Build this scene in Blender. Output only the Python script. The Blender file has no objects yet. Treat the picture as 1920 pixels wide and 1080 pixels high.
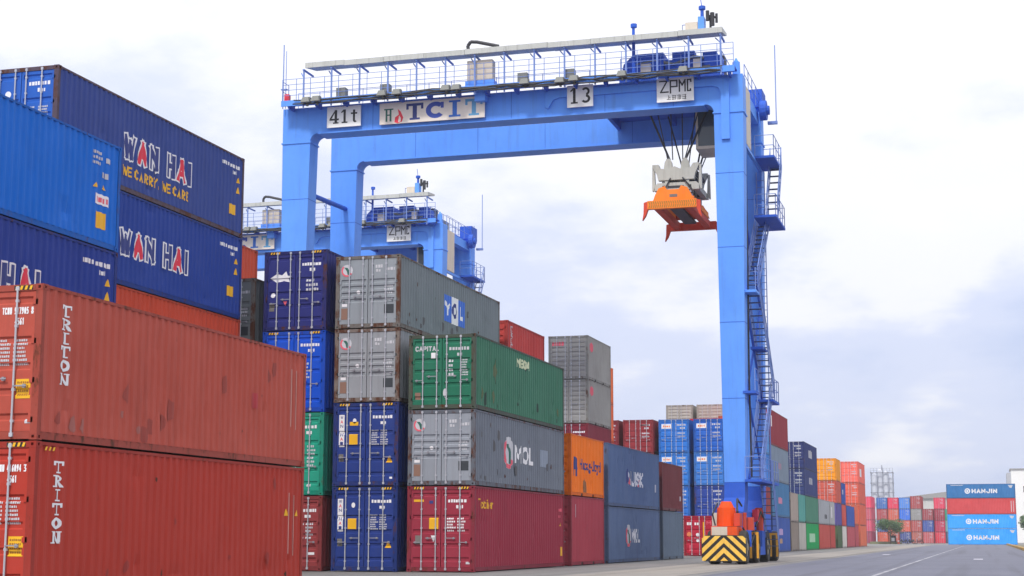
import bpy, bmesh, math, random
from mathutils import Matrix, Vector
random.seed(7)
SC = bpy.context.scene
COL = SC.collection
PI = math.pi

# ------------------------------------------------------------------ camera
F_PX, YAW, PITCH, ROLL, EYE = 3014.8, 0.2840, 0.1541, 0.0012, 1.147
cam_d = bpy.data.cameras.new('camera'); cam = bpy.data.objects.new('camera', cam_d); COL.objects.link(cam)
cam_d.sensor_width = 36.0; cam_d.lens = F_PX / 1920 * 36.0
cam_d.clip_start = 0.5; cam_d.clip_end = 6000
fw = Vector((-math.sin(YAW) * math.cos(PITCH), math.cos(YAW) * math.cos(PITCH), math.sin(PITCH)))
rt = Vector((math.cos(YAW), math.sin(YAW), 0)); up = rt.cross(fw)
r2 = rt * math.cos(ROLL) + up * math.sin(ROLL); u2 = -rt * math.sin(ROLL) + up * math.cos(ROLL)
cam.matrix_world = Matrix(((r2.x, u2.x, -fw.x, 0), (r2.y, u2.y, -fw.y, 0), (r2.z, u2.z, -fw.z, EYE), (0, 0, 0, 1)))
SC.camera = cam

# ------------------------------------------------------------------ light
SC.view_settings.view_transform = 'Standard'; SC.view_settings.look = 'None'
SC.view_settings.exposure = 0.0; SC.view_settings.gamma = 1.0
SUN_DIR = Vector((-0.06, -0.82, 0.98)).normalized()        # towards the sun, behind the camera
SUN_STRENGTH, SUN_ANGLE = 2.4, 8.0
CLOUD_STRENGTH = 0.88
HAZE_DENSITY = 0.0003
sd = bpy.data.lights.new('sun', 'SUN'); sd.energy = SUN_STRENGTH; sd.angle = math.radians(SUN_ANGLE); sd.color = (1.0, 0.96, 0.90)
sun = bpy.data.objects.new('sun', sd); COL.objects.link(sun)
sun.rotation_euler = SUN_DIR.to_track_quat('Z', 'Y').to_euler(); sun.location = (0, 0, 80)

world = bpy.data.worlds.new('World'); SC.world = world; world.use_nodes = True
nt = world.node_tree; nt.nodes.clear()
def wn(t, **kw):
    n = nt.nodes.new(t)
    for k, v in kw.items(): setattr(n, k, v)
    return n
wout = wn('ShaderNodeOutputWorld')
sky = wn('ShaderNodeTexSky', sky_type='NISHITA', sun_disc=False)
sky.sun_elevation = math.asin(SUN_DIR.z); sky.sun_rotation = math.atan2(SUN_DIR.x, SUN_DIR.y)
sky.air_density = 1.0; sky.dust_density = 2.0
bg1 = wn('ShaderNodeBackground'); bg1.inputs[1].default_value = 0.10
nt.links.new(sky.outputs[0], bg1.inputs[0])
tc = wn('ShaderNodeTexCoord'); sep = wn('ShaderNodeSeparateXYZ'); nt.links.new(tc.outputs['Generated'], sep.inputs[0])
def wm(op, a, b=None, c=None):
    n = wn('ShaderNodeMath', operation=op)
    for i, v in enumerate((a, b, c)):
        if v is None: continue
        if isinstance(v, (int, float)): n.inputs[i].default_value = v
        else: nt.links.new(v, n.inputs[i])
    return n.outputs[0]
zc = wm('MAXIMUM', sep.outputs[2], 0.0)
den = wm('ADD', zc, 0.30)
comb = wn('ShaderNodeCombineXYZ')
nt.links.new(wm('DIVIDE', sep.outputs[0], den), comb.inputs[0]); nt.links.new(wm('DIVIDE', sep.outputs[1], den), comb.inputs[1])
def wnoise(scale, detail, rough, off):
    mp = wn('ShaderNodeMapping'); mp.inputs['Location'].default_value = off
    nt.links.new(comb.outputs[0], mp.inputs[0])
    n = wn('ShaderNodeTexNoise'); n.inputs['Scale'].default_value = scale; n.inputs['Detail'].default_value = detail; n.inputs['Roughness'].default_value = rough
    nt.links.new(mp.outputs[0], n.inputs[0]); return n.outputs[0]
n1 = wnoise(2.1, 7, 0.55, (3.2, 1.7, 0)); n2 = wnoise(0.8, 3, 0.5, (7.1, 4.4, 0))
cl = wm('ADD', wm('MULTIPLY', n1, 0.62), wm('MULTIPLY', n2, 0.38))
# overcast: white towards the zenith, paler blue lavender towards the horizon
hgt = wm('MULTIPLY', zc, 2.2)
fac = wm('ADD', wm('MULTIPLY', wm('SUBTRACT', cl, 0.5), 2.9), wm('ADD', hgt, 0.0))
ramp = wn('ShaderNodeValToRGB'); nt.links.new(fac, ramp.inputs[0])
cr = ramp.color_ramp; cr.interpolation = 'EASE'
cr.elements[0].position = 0.0; cr.elements[0].color = (0.66, 0.75, 1.02, 1)
cr.elements[1].position = 1.0; cr.elements[1].color = (1.10, 1.10, 1.16, 1)
e = cr.elements.new(0.35); e.color = (0.80, 0.86, 1.08, 1)
e = cr.elements.new(0.62); e.color = (1.05, 1.06, 1.14, 1)
bg2 = wn('ShaderNodeBackground'); nt.links.new(ramp.outputs[0], bg2.inputs[0])
nt.links.new(wm('MULTIPLY', wm('ADD', 1.0, wm('MULTIPLY', zc, 0.75)), CLOUD_STRENGTH), bg2.inputs[1])
mix = wn('ShaderNodeMixShader'); mix.inputs[0].default_value = 0.92
nt.links.new(bg1.outputs[0], mix.inputs[1]); nt.links.new(bg2.outputs[0], mix.inputs[2])
nt.links.new(mix.outputs[0], wout.inputs[0])

# ------------------------------------------------------------------ materials
K = 1.0
def lin(c): return c / 12.92 if c <= 0.04045 else ((c + 0.055) / 1.055) ** 2.4
def rgb(r, g, b, k=None): return tuple(min(0.9, lin(v / 255) / (k or K)) for v in (r, g, b)) + (1,)
MATS = {}
def sat(c, s):
    l = 0.2126 * c[0] + 0.7152 * c[1] + 0.0722 * c[2]
    return tuple(max(0.004, min(0.9, l + (v - l) * s)) for v in c[:3]) + (1,)
RUST = (0.085, 0.028, 0.012, 1)
def paint(key, srgb, rust=0.15, rough=0.62, streak=0.25, fade=0.16, scale=1.0, metal=0.0, spec=0.16, k=None, satur=1.06):
    """weathered paint: uneven fading, vertical run-off dirt and rust spots"""
    if key in MATS: return MATS[key]
    m = bpy.data.materials.new(key); m.use_nodes = True; t = m.node_tree; L = t.links
    b = t.nodes['Principled BSDF']; b.inputs['Roughness'].default_value = rough; b.inputs['Metallic'].default_value = metal
    b.inputs['Specular IOR Level'].default_value = spec
    N = t.nodes.new
    tcn = N('ShaderNodeTexCoord'); oi = N('ShaderNodeObjectInfo')
    ad = N('ShaderNodeVectorMath'); ad.operation = 'MULTIPLY_ADD'
    L.new(oi.outputs['Random'], ad.inputs[0]); ad.inputs[1].default_value = (57, 31, 83); L.new(tcn.outputs['Object'], ad.inputs[2])
    def noise(sc, det, ro, vscale):
        mp = N('ShaderNodeMapping'); mp.inputs['Scale'].default_value = vscale; L.new(ad.outputs[0], mp.inputs[0])
        n = N('ShaderNodeTexNoise'); n.inputs['Scale'].default_value = sc; n.inputs['Detail'].default_value = det; n.inputs['Roughness'].default_value = ro
        L.new(mp.outputs[0], n.inputs[0]); return n.outputs[0]
    def ramp2(s, a, b_):
        r = N('ShaderNodeMapRange'); r.inputs[1].default_value = a; r.inputs[2].default_value = b_; L.new(s, r.inputs[0]); return r.outputs[0]
    def mul(s, f):
        q = N('ShaderNodeMath'); q.operation = 'MULTIPLY'; L.new(s, q.inputs[0]); q.inputs[1].default_value = f; return q.outputs[0]
    def mixc(f, a, c):
        q = N('ShaderNodeMix'); q.data_type = 'RGBA'; L.new(f, q.inputs[0])
        if isinstance(a, tuple): q.inputs[6].default_value = a
        else: L.new(a, q.inputs[6])
        q.inputs[7].default_value = c; return q.outputs[2]
    base = sat(rgb(*srgb, k=k), satur)
    lum = 0.2126 * base[0] + 0.7152 * base[1] + 0.0722 * base[2]
    pale = tuple(min(0.9, c * 1.18 + (lum * 0.2 + 0.015)) for c in base[:3]) + (1,)
    dark = tuple(c * 0.62 for c in base[:3]) + (1,)
    c = mixc(mul(ramp2(noise(0.55 * scale, 5, 0.6, (1, 1, 1)), 0.38, 0.75), fade * 2.0), base, pale)
    c = mixc(mul(ramp2(noise(0.9 * scale, 4, 0.6, (1.3, 1.3, 0.7)), 0.5, 0.8), fade * 2.4), c, dark)
    if streak: c = mixc(mul(ramp2(noise(1.0 * scale, 6, 0.65, (7, 7, 0.45)), 0.52, 0.78), streak), c, (0.075, 0.055, 0.05, 1))
    if rust:
        c = mixc(mul(ramp2(noise(2.2 * scale, 9, 0.72, (1.5, 1.5, 0.6)), 0.69 - 0.27 * rust, 0.79 - 0.27 * rust), min(.95, 0.35 + rust)), c, RUST)
    L.new(c, b.inputs['Base Color'])
    bp = N('ShaderNodeBump'); bp.inputs['Strength'].default_value = 0.3; bp.inputs['Distance'].default_value = 0.06
    L.new(noise(1.6 * scale, 5, 0.6, (1, 1, 1)), bp.inputs['Height']); L.new(bp.outputs[0], b.inputs['Normal'])
    MATS[key] = m; return m
def plain(key, srgb, rough=0.6, metal=0.0, k=None):
    if key in MATS: return MATS[key]
    m = bpy.data.materials.new(key); m.use_nodes = True; t = m.node_tree; b = t.nodes['Principled BSDF']
    b.inputs['Roughness'].default_value = rough; b.inputs['Metallic'].default_value = metal
    n = t.nodes.new('ShaderNodeTexNoise'); n.inputs['Scale'].default_value = 2.3; n.inputs['Detail'].default_value = 6
    tcn = t.nodes.new('ShaderNodeTexCoord'); t.links.new(tcn.outputs['Object'], n.inputs[0])
    q = t.nodes.new('ShaderNodeMix'); q.data_type = 'RGBA'; base = rgb(*srgb, k=k)
    q.inputs[6].default_value = tuple(c * 0.82 for c in base[:3]) + (1,); q.inputs[7].default_value = tuple(min(.9, c * 1.12) for c in base[:3]) + (1,)
    t.links.new(n.outputs[0], q.inputs[0]); t.links.new(q.outputs[2], b.inputs['Base Color'])
    MATS[key] = m; return m

M_STEEL = plain('galvanised_steel', (186, 188, 196), 0.45, 0.2)
M_HANDLE = plain('handle_steel', (150, 150, 158), 0.5, 0.2)
M_WHITE = plain('white_marking', (232, 230, 235), 0.6)
M_DULLW = plain('dull_white_marking', (196, 196, 202), 0.7)
M_YEL = plain('yellow_marking', (240, 178, 22), 0.55)
M_BLACK = plain('black_marking', (28, 27, 30), 0.6)
M_RED = plain('red_marking', (222, 40, 66), 0.55)
M_PINK = plain('pale_red_marking', (226, 92, 110), 0.6)
M_NAVYM = plain('navy_marking', (44, 56, 125), 0.6)
M_TEAL = plain('teal_marking', (36, 96, 84), 0.6)
M_DARK = plain('dark_steel', (46, 46, 52), 0.6)
M_BLUEM = plain('blue_marking', (44, 104, 205), 0.5)
M_RUBBER = plain('tyre_rubber', (52, 49, 47), 0.85)
M_PLATE = plain('grey_plate', (112, 108, 104), 0.6)
M_FLOOR = plain('container_underside', (58, 52, 48), 0.8)

# ------------------------------------------------------------------ mesh helpers
class MB:
    def __init__(s): s.v = []; s.f = []
    def add(s, vs, fs):
        o = len(s.v); s.v += [tuple(p) for p in vs]; s.f += [tuple(i + o for i in f) for f in fs]; return s
    def box(s, x0, x1, y0, y1, z0, z1):
        return s.add([(x0, y0, z0), (x1, y0, z0), (x1, y1, z0), (x0, y1, z0), (x0, y0, z1), (x1, y0, z1), (x1, y1, z1), (x0, y1, z1)],
                     [(3, 2, 1, 0), (4, 5, 6, 7), (0, 1, 5, 4), (1, 2, 6, 5), (2, 3, 7, 6), (3, 0, 4, 7)])
    def frustum(s, b, t):          # b, t : (x0,x1,y0,y1,z)
        return s.add([(b[0], b[2], b[4]), (b[1], b[2], b[4]), (b[1], b[3], b[4]), (b[0], b[3], b[4]), (t[0], t[2], t[4]), (t[1], t[2], t[4]), (t[1], t[3], t[4]), (t[0], t[3], t[4])],
                     [(3, 2, 1, 0), (4, 5, 6, 7), (0, 1, 5, 4), (1, 2, 6, 5), (2, 3, 7, 6), (3, 0, 4, 7)])
    def tube(s, p, q, r, n=6, r1=None):
        p = Vector(p); q = Vector(q); d = (q - p).normalized(); a = d.orthogonal().normalized(); b = d.cross(a); r1 = r if r1 is None else r1
        vs = []
        for c, rr in ((p, r), (q, r1)):
            for i in range(n): t = 2 * PI * i / n; vs.append(c + (a * math.cos(t) + b * math.sin(t)) * rr)
        fs = [(i, (i + 1) % n, n + (i + 1) % n, n + i) for i in range(n)] + [tuple(range(n - 1, -1, -1)), tuple(range(n, 2 * n))]
        return s.add(vs, fs)
    def path(s, pts, r, n=6):
        for a, b in zip(pts, pts[1:]): s.tube(a, b, r, n)
        return s
    def prism(s, poly, y0, y1, axis='y'):        # poly in (a,b); extruded along axis
        n = len(poly)
        def P(a, b, c): return (a, c, b) if axis == 'y' else ((c, a, b) if axis == 'x' else (a, b, c))
        vs = [P(a, b, y0) for a, b in poly] + [P(a, b, y1) for a, b in poly]
        fs = [tuple(range(n)), tuple(range(2 * n - 1, n - 1, -1))] + [(i, n + i, n + (i + 1) % n, (i + 1) % n) for i in range(n)]
        return s.add(vs, fs)
    def build(s, name, mat, parent=None, loc=None, bevel=0):
        me = bpy.data.meshes.new(name); me.from_pydata(s.v, [], s.f)
        bm = bmesh.new(); bm.from_mesh(me); bmesh.ops.recalc_face_normals(bm, faces=bm.faces)
        if bevel: bmesh.ops.bevel(bm, geom=list(bm.edges), offset=bevel, segments=1, affect='EDGES')
        bm.to_mesh(me); bm.free(); me.materials.append(mat)
        return put(name, me, parent, loc)
def put(name, me, parent=None, loc=None):
    o = bpy.data.objects.new(name, me); COL.objects.link(o)
    if parent: o.parent = parent
    if loc: o.location = loc
    return o
def tag(o, label=None, cat=None, group=None, kind=None):
    if label: o['label'] = label
    if cat: o['category'] = cat
    if group: o['group'] = group
    if kind: o['kind'] = kind
    return o
def empty(name, loc, rz=0.0):
    o = bpy.data.objects.new(name, None); COL.objects.link(o); o.location = loc; o.rotation_euler = (0, 0, rz); o.empty_display_size = 0.5; return o
def copy_tree(o, parent=None, skip=()):
    c = o.copy(); COL.objects.link(c); c.parent = parent
    for ch in list(o.children):
        if ch.name.split('.')[0] in skip: continue
        copy_tree(ch, c, skip)
    return c

# ------------------------------------------------------------------ flat print (lettering, stickers)
TXT = {}
def text_mesh(s, bold=0.0, shear=0.0):
    k = (s, bold, shear)
    if k not in TXT:
        cu = bpy.data.curves.new('t', 'FONT'); cu.body = s; cu.offset = bold; cu.shear = shear; cu.resolution_u = 2; cu.fill_mode = 'FRONT'
        ob = bpy.data.objects.new('t', cu); COL.objects.link(ob); bpy.context.view_layer.update()
        dg = bpy.context.evaluated_depsgraph_get(); me = bpy.data.meshes.new_from_object(ob.evaluated_get(dg))
        vs = [(v.co.x, v.co.y) for v in me.vertices]; fs = [tuple(p.vertices) for p in me.polygons]
        COL.objects.unlink(ob); bpy.data.objects.remove(ob); bpy.data.meshes.remove(me); bpy.data.curves.remove(cu)
        x0 = min(v[0] for v in vs); x1 = max(v[0] for v in vs); y0 = min(v[1] for v in vs); y1 = max(v[1] for v in vs)
        TXT[k] = ([((v[0] - x0) / (x1 - x0), (v[1] - y0) / (y1 - y0)) for v in vs], fs, (x1 - x0) / (y1 - y0))
    return TXT[k]
def arc(cx, cy, ro, ri, a0, a1, n=10, sy=1.0):
    out = []
    for i in range(n):
        t0 = math.radians(a0 + (a1 - a0) * i / n); t1 = math.radians(a0 + (a1 - a0) * (i + 1) / n)
        out.append([(cx + ro * math.cos(t0), cy + ro * sy * math.sin(t0)), (cx + ro * math.cos(t1), cy + ro * sy * math.sin(t1)),
                    (cx + ri * math.cos(t1), cy + ri * sy * math.sin(t1)), (cx + ri * math.cos(t0), cy + ri * sy * math.sin(t0))])
    return out
def R4(x, y, w, h): return [(x, y), (x + w, y), (x + w, y + h), (x, y + h)]
SLAB = {  # slab-serif capitals in a box 0.8 wide, 1 high
 'T': [R4(.3, .12, .2, .72), R4(0, .84, .8, .16), R4(0, .64, .11, .2), R4(.69, .64, .11, .2), R4(.16, 0, .48, .12)],
 'I': [R4(.3, .12, .2, .76), R4(.14, .88, .52, .12), R4(.14, 0, .52, .12)],
 'R': [R4(.1, .12, .2, .76), R4(0, 0, .4, .12), R4(0, .88, .42, .12), R4(.3, .44, .14, .11)] + arc(.42, .72, .28, .13, -90, 90, 8) + [[(.4, .44), (.58, .46), (.84, 0), (.6, 0)]],
 'O': arc(.4, .5, .4, .2, 0, 360, 20, 1.25),
 'N': [R4(.08, .1, .15, .8), R4(.6, .1, .15, .9), R4(0, 0, .34, .1), R4(.46, .9, .36, .1), [(.02, 1), (.26, 1), (.75, 0), (.58, 0)]],
 'C': arc(.42, .5, .42, .2, 42, 318, 16, 1.19) + [R4(.64, .6, .13, .36)],
 '1': [R4(.3, .1, .2, .9), R4(.14, 0, .52, .1), [(.1, .74), (.3, .84), (.3, 1), (.1, .84)]],
 '3': arc(.38, .74, .3, .14, -80, 150, 9, .87) + arc(.38, .27, .34, .16, -150, 85, 9, .8),
 '4': [R4(.42, .1, .2, .9), R4(.02, .24, .74, .13), [(.02, .37), (.18, .37), (.46, .84), (.46, 1)], R4(.3, 0, .44, .1)],
 't': [R4(.2, .16, .18, .78), R4(.02, .62, .54, .12)] + arc(.38, .18, .18, .04, 180, 320, 6),
}
SANS = {
 'W': [[(0, 1), (.25, 0), (.5, .8), (.75, 0), (1, 1)]], 'A': [[(0, 0), (.5, 1), (1, 0)], [(.2, .32), (.8, .32)]], 'N': [[(0, 0), (0, 1), (1, 0), (1, 1)]],
 'H': [[(0, 0), (0, 1)], [(1, 0), (1, 1)], [(0, .5), (1, .5)]], 'I': [[(.5, 0), (.5, 1)]], 'M': [[(0, 0), (0, 1), (.5, .3), (1, 1), (1, 0)]],
 'O': [[(.5 + .5 * math.cos(i * PI / 8), .5 + .5 * math.sin(i * PI / 8)) for i in range(17)]], 'L': [[(0, 1), (0, 0), (1, 0)]],
 'E': [[(1, 1), (0, 1), (0, 0), (1, 0)], [(0, .5), (.8, .5)]], 'G': [[(1, .85), (.75, 1), (.25, 1), (0, .75), (0, .25), (.25, 0), (.8, 0), (1, .2), (1, .48), (.55, .48)]],
 'C': [[(1, .85), (.75, 1), (.25, 1), (0, .75), (0, .25), (.25, 0), (.75, 0), (1, .15)]], 'P': [[(0, 0), (0, 1), (.75, 1), (1, .85), (1, .6), (.75, .45), (0, .45)]],
 'T': [[(.5, 0), (.5, 1)], [(0, 1), (1, 1)]], 'Y': [[(0, 1), (.5, .5), (1, 1)], [(.5, .5), (.5, 0)]], 'U': [[(0, 1), (0, .25), (.25, 0), (.75, 0), (1, .25), (1, 1)]],
 'S': [[(1, .85), (.7, 1), (.3, 1), (0, .8), (.1, .58), (.9, .42), (1, .2), (.7, 0), (.3, 0), (0, .15)]], 'K': [[(0, 0), (0, 1)], [(1, 1), (.05, .45), (1, 0)]], 'J': [[(1, 1), (1, .25), (.75, 0), (.25, 0), (0, .25)]],
 '0': [[(.5 + .5 * math.cos(i * PI / 6), .5 + .5 * math.sin(i * PI / 6)) for i in range(13)]], '1': [[(.2, .8), (.5, 1), (.5, 0)]], '3': [[(0, 1), (1, 1), (.4, .55), (1, .4), (1, .1), (.7, 0), (0, 0)]],
 '4': [[(.75, 0), (.75, 1), (0, .3), (1, .3)]], '5': [[(1, 1), (.05, 1), (0, .55), (.7, .6), (1, .4), (1, .15), (.7, 0), (0, 0)]], '6': [[(.9, 1), (.3, .8), (0, .3), (.2, 0), (.8, 0), (1, .25), (.8, .5), (.05, .4)]],
 '7': [[(0, 1), (1, 1), (.35, 0)]], '8': [[(.5, .52), (.1, .7), (.2, 1), (.8, 1), (.9, .7), (.5, .52), (0, .25), (.2, 0), (.8, 0), (1, .25), (.5, .52)]], '9': [[(.1, 0), (.7, .2), (1, .7), (.8, 1), (.2, 1), (0, .75), (.2, .5), (.95, .6)]],
 'R': [[(0, 0), (0, 1), (.75, 1), (1, .85), (1, .6), (.75, .45), (0, .45)], [(.5, .45), (1, 0)]], 'V': [[(0, 1), (.5, 0), (1, 1)]], ',': [[(.5, .12), (.4, -.1)]],
}
SANSW = {'W': 1.25, 'M': 1.1, 'I': .3, ' ': .45, 'L': .75, 'E': .75, ',': .25}
class Print:
    """2D artwork laid on a surface. u to the right, v up."""
    def __init__(s): s.p = []; s.n = 0; s.fine = False
    def poly(s, pts): s.n += 1; s.p.append(([tuple(q) for q in pts], [tuple(range(len(pts)))], s.n)); return s
    def rect(s, u, v, w, h): return s.poly(R4(u, v, w, h))
    def text(s, t, u, v, w=None, h=0.3, bold=0.0, shear=0.0):
        vs, fs, asp = text_mesh(t, bold, shear); w = w or h * asp
        s.n += 1; s.p.append(([(u + a * w, v + b * h) for a, b in vs], fs, s.n)); return s
    def stroke(s, a, b, t):
        dx, dy = b[0] - a[0], b[1] - a[1]; l = math.hypot(dx, dy) or 1e-6; ex, ey = dx / l * t / 2, dy / l * t / 2; nx, ny = -ey, ex
        return s.poly([(a[0] - ex + nx, a[1] - ey + ny), (a[0] - ex - nx, a[1] - ey - ny), (b[0] + ex - nx, b[1] + ey - ny), (b[0] + ex + nx, b[1] + ey + ny)])
    def glyph(s, ch, u, v, w, h, t):                 # stroke letter inside the box u..u+w, v..v+h
        for pl in SANS[ch]:
            q = [(u + t / 2 + a * max(0.0, w - t), v + t / 2 + b * (h - t)) for a, b in pl]
            for a, b in zip(q, q[1:]): s.stroke(a, b, t)
        return s
    def word(s, t_, u, v, w, h, t):
        tot = sum(SANSW.get(c, 1) for c in t_); gap = .16; k = w / (tot + gap * (len(t_) - 1)); x = u
        for c in t_:
            cw = SANSW.get(c, 1) * k
            if c != ' ': s.glyph(c, x, v, max(cw, t), h, t)
            x += cw + gap * k
        return s
    def slab(s, ch, u, v, w, h):
        for q in SLAB[ch]: s.poly([(u + a / .8 * w, v + b * h) for a, b in q])
        return s
    def disc(s, cu, cv, r, n=14, sy=1.0, sx=1.0): return s.poly([(cu + sx * r * math.cos(2 * PI * i / n), cv + sy * r * math.sin(2 * PI * i / n)) for i in range(n)])
    def ring(s, cu, cv, ro, ri, a0=0, a1=360, n=16, sy=1.0):
        for q in arc(cu, cv, ro, ri, a0, a1, n, sy): s.poly(q)
        return s
    def dashes(s, u, v, w, h, seed=0):          # a line of lettering too small to read
        s.fine = True
        r = random.Random(seed); x = u
        while x < u + w - h * .3:
            d = min(r.uniform(.5, .9) * h, u + w - x); s.rect(x, v, d, h * r.uniform(.8, 1)); x += d + h * r.uniform(.15, .35)
        return s
    def block(s, u, v, w, h, rows, seed=0):
        r = random.Random(seed); st = h / rows
        for i in range(rows): s.dashes(u, v + i * st, w * r.uniform(.7, 1), st * .62, seed * 31 + i)
        return s
    def build(s, name, mat, parent, plane, conform=None):
        bm = bmesh.new()
        for vs, fs, n in s.p:
            bv = [bm.verts.new((a, b, n * 0.00002)) for a, b in vs]
            for f in fs:
                try: bm.faces.new([bv[i] for i in f])
                except ValueError: pass
        if conform:
            ax, breaks, dep = conform
            lo = min(v.co[ax] for v in bm.verts); hi = max(v.co[ax] for v in bm.verts)
            for b in breaks:
                if lo < b < hi:
                    co = [0, 0, 0]; no = [0, 0, 0]; co[ax] = b; no[ax] = 1
                    bmesh.ops.bisect_plane(bm, geom=list(bm.verts) + list(bm.edges) + list(bm.faces), plane_co=co, plane_no=no, dist=1e-5)
        for v in bm.verts:
            off = 0.004 + v.co.z - (dep(v.co[ax]) if conform else 0)
            v.co = plane(v.co.x, v.co.y, off)
        me = bpy.data.meshes.new(name); bm.to_mesh(me); bm.free(); me.materials.append(mat)
        o = put(name, me, parent)
        if s.fine or name == 'hazard_stripes': o['kind'] = 'stuff'
        return o

# ------------------------------------------------------------------ shipping containers
W, ST, HC, L40, L20 = 2.438, 2.591, 2.896, 12.192, 6.058
PITCH_C, DEP = 0.278, 0.036
SEG = (0.075, 0.064, 0.075, 0.064)
def side_profile(L):
    y0, y1 = 0.14, L - 0.14; n = max(1, round((y1 - y0) / PITCH_C)); k = (y1 - y0) / (n * PITCH_C); pts = []; y = y0
    for i in range(n):
        for j, sg in enumerate(SEG): pts.append((y, 0.0 if j in (0, 1) else DEP)); y += sg * k
    pts.append((y1, 0.0)); return pts
def prof_fn(pts):
    ys = [p[0] for p in pts]
    def f(y):
        if y <= ys[0] or y >= ys[-1]: return 0.0
        import bisect
        i = bisect.bisect_right(ys, y) - 1; a, b = pts[i], pts[min(i + 1, len(pts) - 1)]
        t = (y - a[0]) / max(1e-9, b[0] - a[0]); return a[1] + (b[1] - a[1]) * t
    return f
GROOVES = {'A': (.10, .28, .46, .65, .935), 'B': (.36, .46, .56, .66), 'C': (.10, .30, .50, .67, .935), 'D': (.14, .26, .38, .5, .62, .74, .86)}
def door_profile(H, style):
    z0, z1 = 0.16, H - 0.13; h = z1 - z0; pts = [(z0, 0.0)]
    for g in GROOVES[style]:
        c = z0 + g * h
        pts += [(c - .075, 0.0), (c - .045, .034), (c + .035, .034), (c + .07, 0.0)]
    pts.append((z1, 0.0)); return pts
CACHE = {}
def shared(key, mat, fn):
    k = (key, mat.name)
    if k not in CACHE:
        mb = fn(); me = bpy.data.meshes.new(str(key[0])); me.from_pydata(mb.v, [], mb.f)
        bm = bmesh.new(); bm.from_mesh(me); bmesh.ops.recalc_face_normals(bm, faces=bm.faces); bm.to_mesh(me); bm.free()
        me.materials.append(mat); CACHE[k] = me
    return CACHE[k]
XO = W / 2 - 0.010          # outer face of the side sheet
YD = 0.022                  # outer face of the doors
def m_side_dented(L, H, s, seed):
    mb = MB(); pts = side_profile(L); zb, zt = 0.155, H - 0.066; r = random.Random(seed); nz = 13
    dents = [(r.uniform(.5, L - .5), r.choice((r.uniform(.2, .9), r.uniform(.2, H - .2))), r.uniform(.18, .5), r.uniform(.012, .045)) for _ in range(int(L * .9))]
    def dd(y, z):
        v = .006 * (1 + math.sin(y * 1.7 + seed) * math.sin(z * 1.9 + seed * 2))
        for a, b_, q, k in dents:
            e_ = ((y - a) / q) ** 2 + ((z - b_) / (q * .8)) ** 2
            if e_ < 1: v += k * (1 - e_) ** 2
        return v
    for inner in (0, .004):
        vs = []
        for y, d in pts:
            for j in range(nz):
                z = zb + (zt - zb) * j / (nz - 1); edge = min(1, min(j, nz - 1 - j) / 1.0)
                vs.append((s * (XO - d - dd(y, z) * edge - inner), y, z))
        mb.add(vs, [(i * nz + j, (i + 1) * nz + j, (i + 1) * nz + j + 1, i * nz + j + 1) for i in range(len(pts) - 1) for j in range(nz - 1)])
    return mb
def m_side(L, H, s):
    mb = MB(); pts = side_profile(L); zb, zt = 0.155, H - 0.066
    vs = [];
    for y, d in pts: vs += [(s * (XO - d), y, zb), (s * (XO - d), y, zt)]
    n = len(pts); mb.add(vs, [(2 * i, 2 * i + 2, 2 * i + 3, 2 * i + 1) for i in range(n - 1)])
    vs = [(s * (XO - d - .004), y, z) for y, d in pts for z in (zb, zt)]
    mb.add(vs, [(2 * i + 1, 2 * i + 3, 2 * i + 2, 2 * i) for i in range(n - 1)]); return mb
def m_end(L, H, at_front):
    mb = MB(); x0, x1 = -W / 2 + .15, W / 2 - .15; n = 9; k = (x1 - x0) / (n * .278); x = x0; pts = []
    for i in range(n):
        for j, sg in enumerate(SEG): pts.append((x, 0 if j in (0, 1) else .04)); x += sg * k
    pts.append((x1, 0.0)); zb, zt = 0.15, H - 0.10
    for off in (0.0, .004):
        vs = []
        for px, d in pts:
            y = .03 + d + off
            if not at_front: y = L - y
            vs += [(px, y, zb), (px, y, zt)]
        mb.add(vs, [(2 * i, 2 * i + 2, 2 * i + 3, 2 * i + 1) for i in range(len(pts) - 1)])
    return mb
def m_frame(L, H, doors_front, castings):
    mb = MB(); p = .15; q = .12; c = .10 if not castings else .118
    for sx in (-1, 1):
        xa, xb = sorted((sx * (W / 2 - p), sx * (W / 2 - .004)))
        for ya, yb in ((.004, q), (L - q, L - .004)): mb.box(xa, xb, ya, yb, c, H - c)
        xa, xb = sorted((sx * (W / 2 - .07), sx * (W / 2 - .006)))
        mb.box(xa, xb, q, L - q, H - .068, H - .008)                    # top side rail
        xa, xb = sorted((sx * (W / 2 - .075), sx * (W / 2 - .03)))
        if L < 7:                                                       # forklift pockets
            for ya, yb in ((q, L / 2 - 1.22), (L / 2 - .86, L / 2 + .86), (L / 2 + 1.22, L - q)): mb.box(xa, xb, ya, yb, .018, .158)
            mb.box(xa, xb, L / 2 - 1.22, L / 2 - .86, .12, .158).box(xa, xb, L / 2 + .86, L / 2 + 1.22, .12, .158)
        else: mb.box(xa, xb, q, L - q, .018, .158)
    x1 = W / 2 - p
    for ya, yb in ((.006, .10), (L - .10, L - .006)):
        mb.box(-x1, x1, ya, yb, H - .125, H - .008); mb.box(-x1, x1, ya, yb, .014, .155)
    if not castings:
        for sx in (-1, 1):
            xa, xb = sorted((sx * (W / 2 - .162), sx * W / 2))
            for ya, yb in ((0, .178), (L - .178, L)):
                for za, zb in ((0, c), (H - c, H)): mb.box(xa, xb, ya, yb, za, zb)
    return mb
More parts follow.
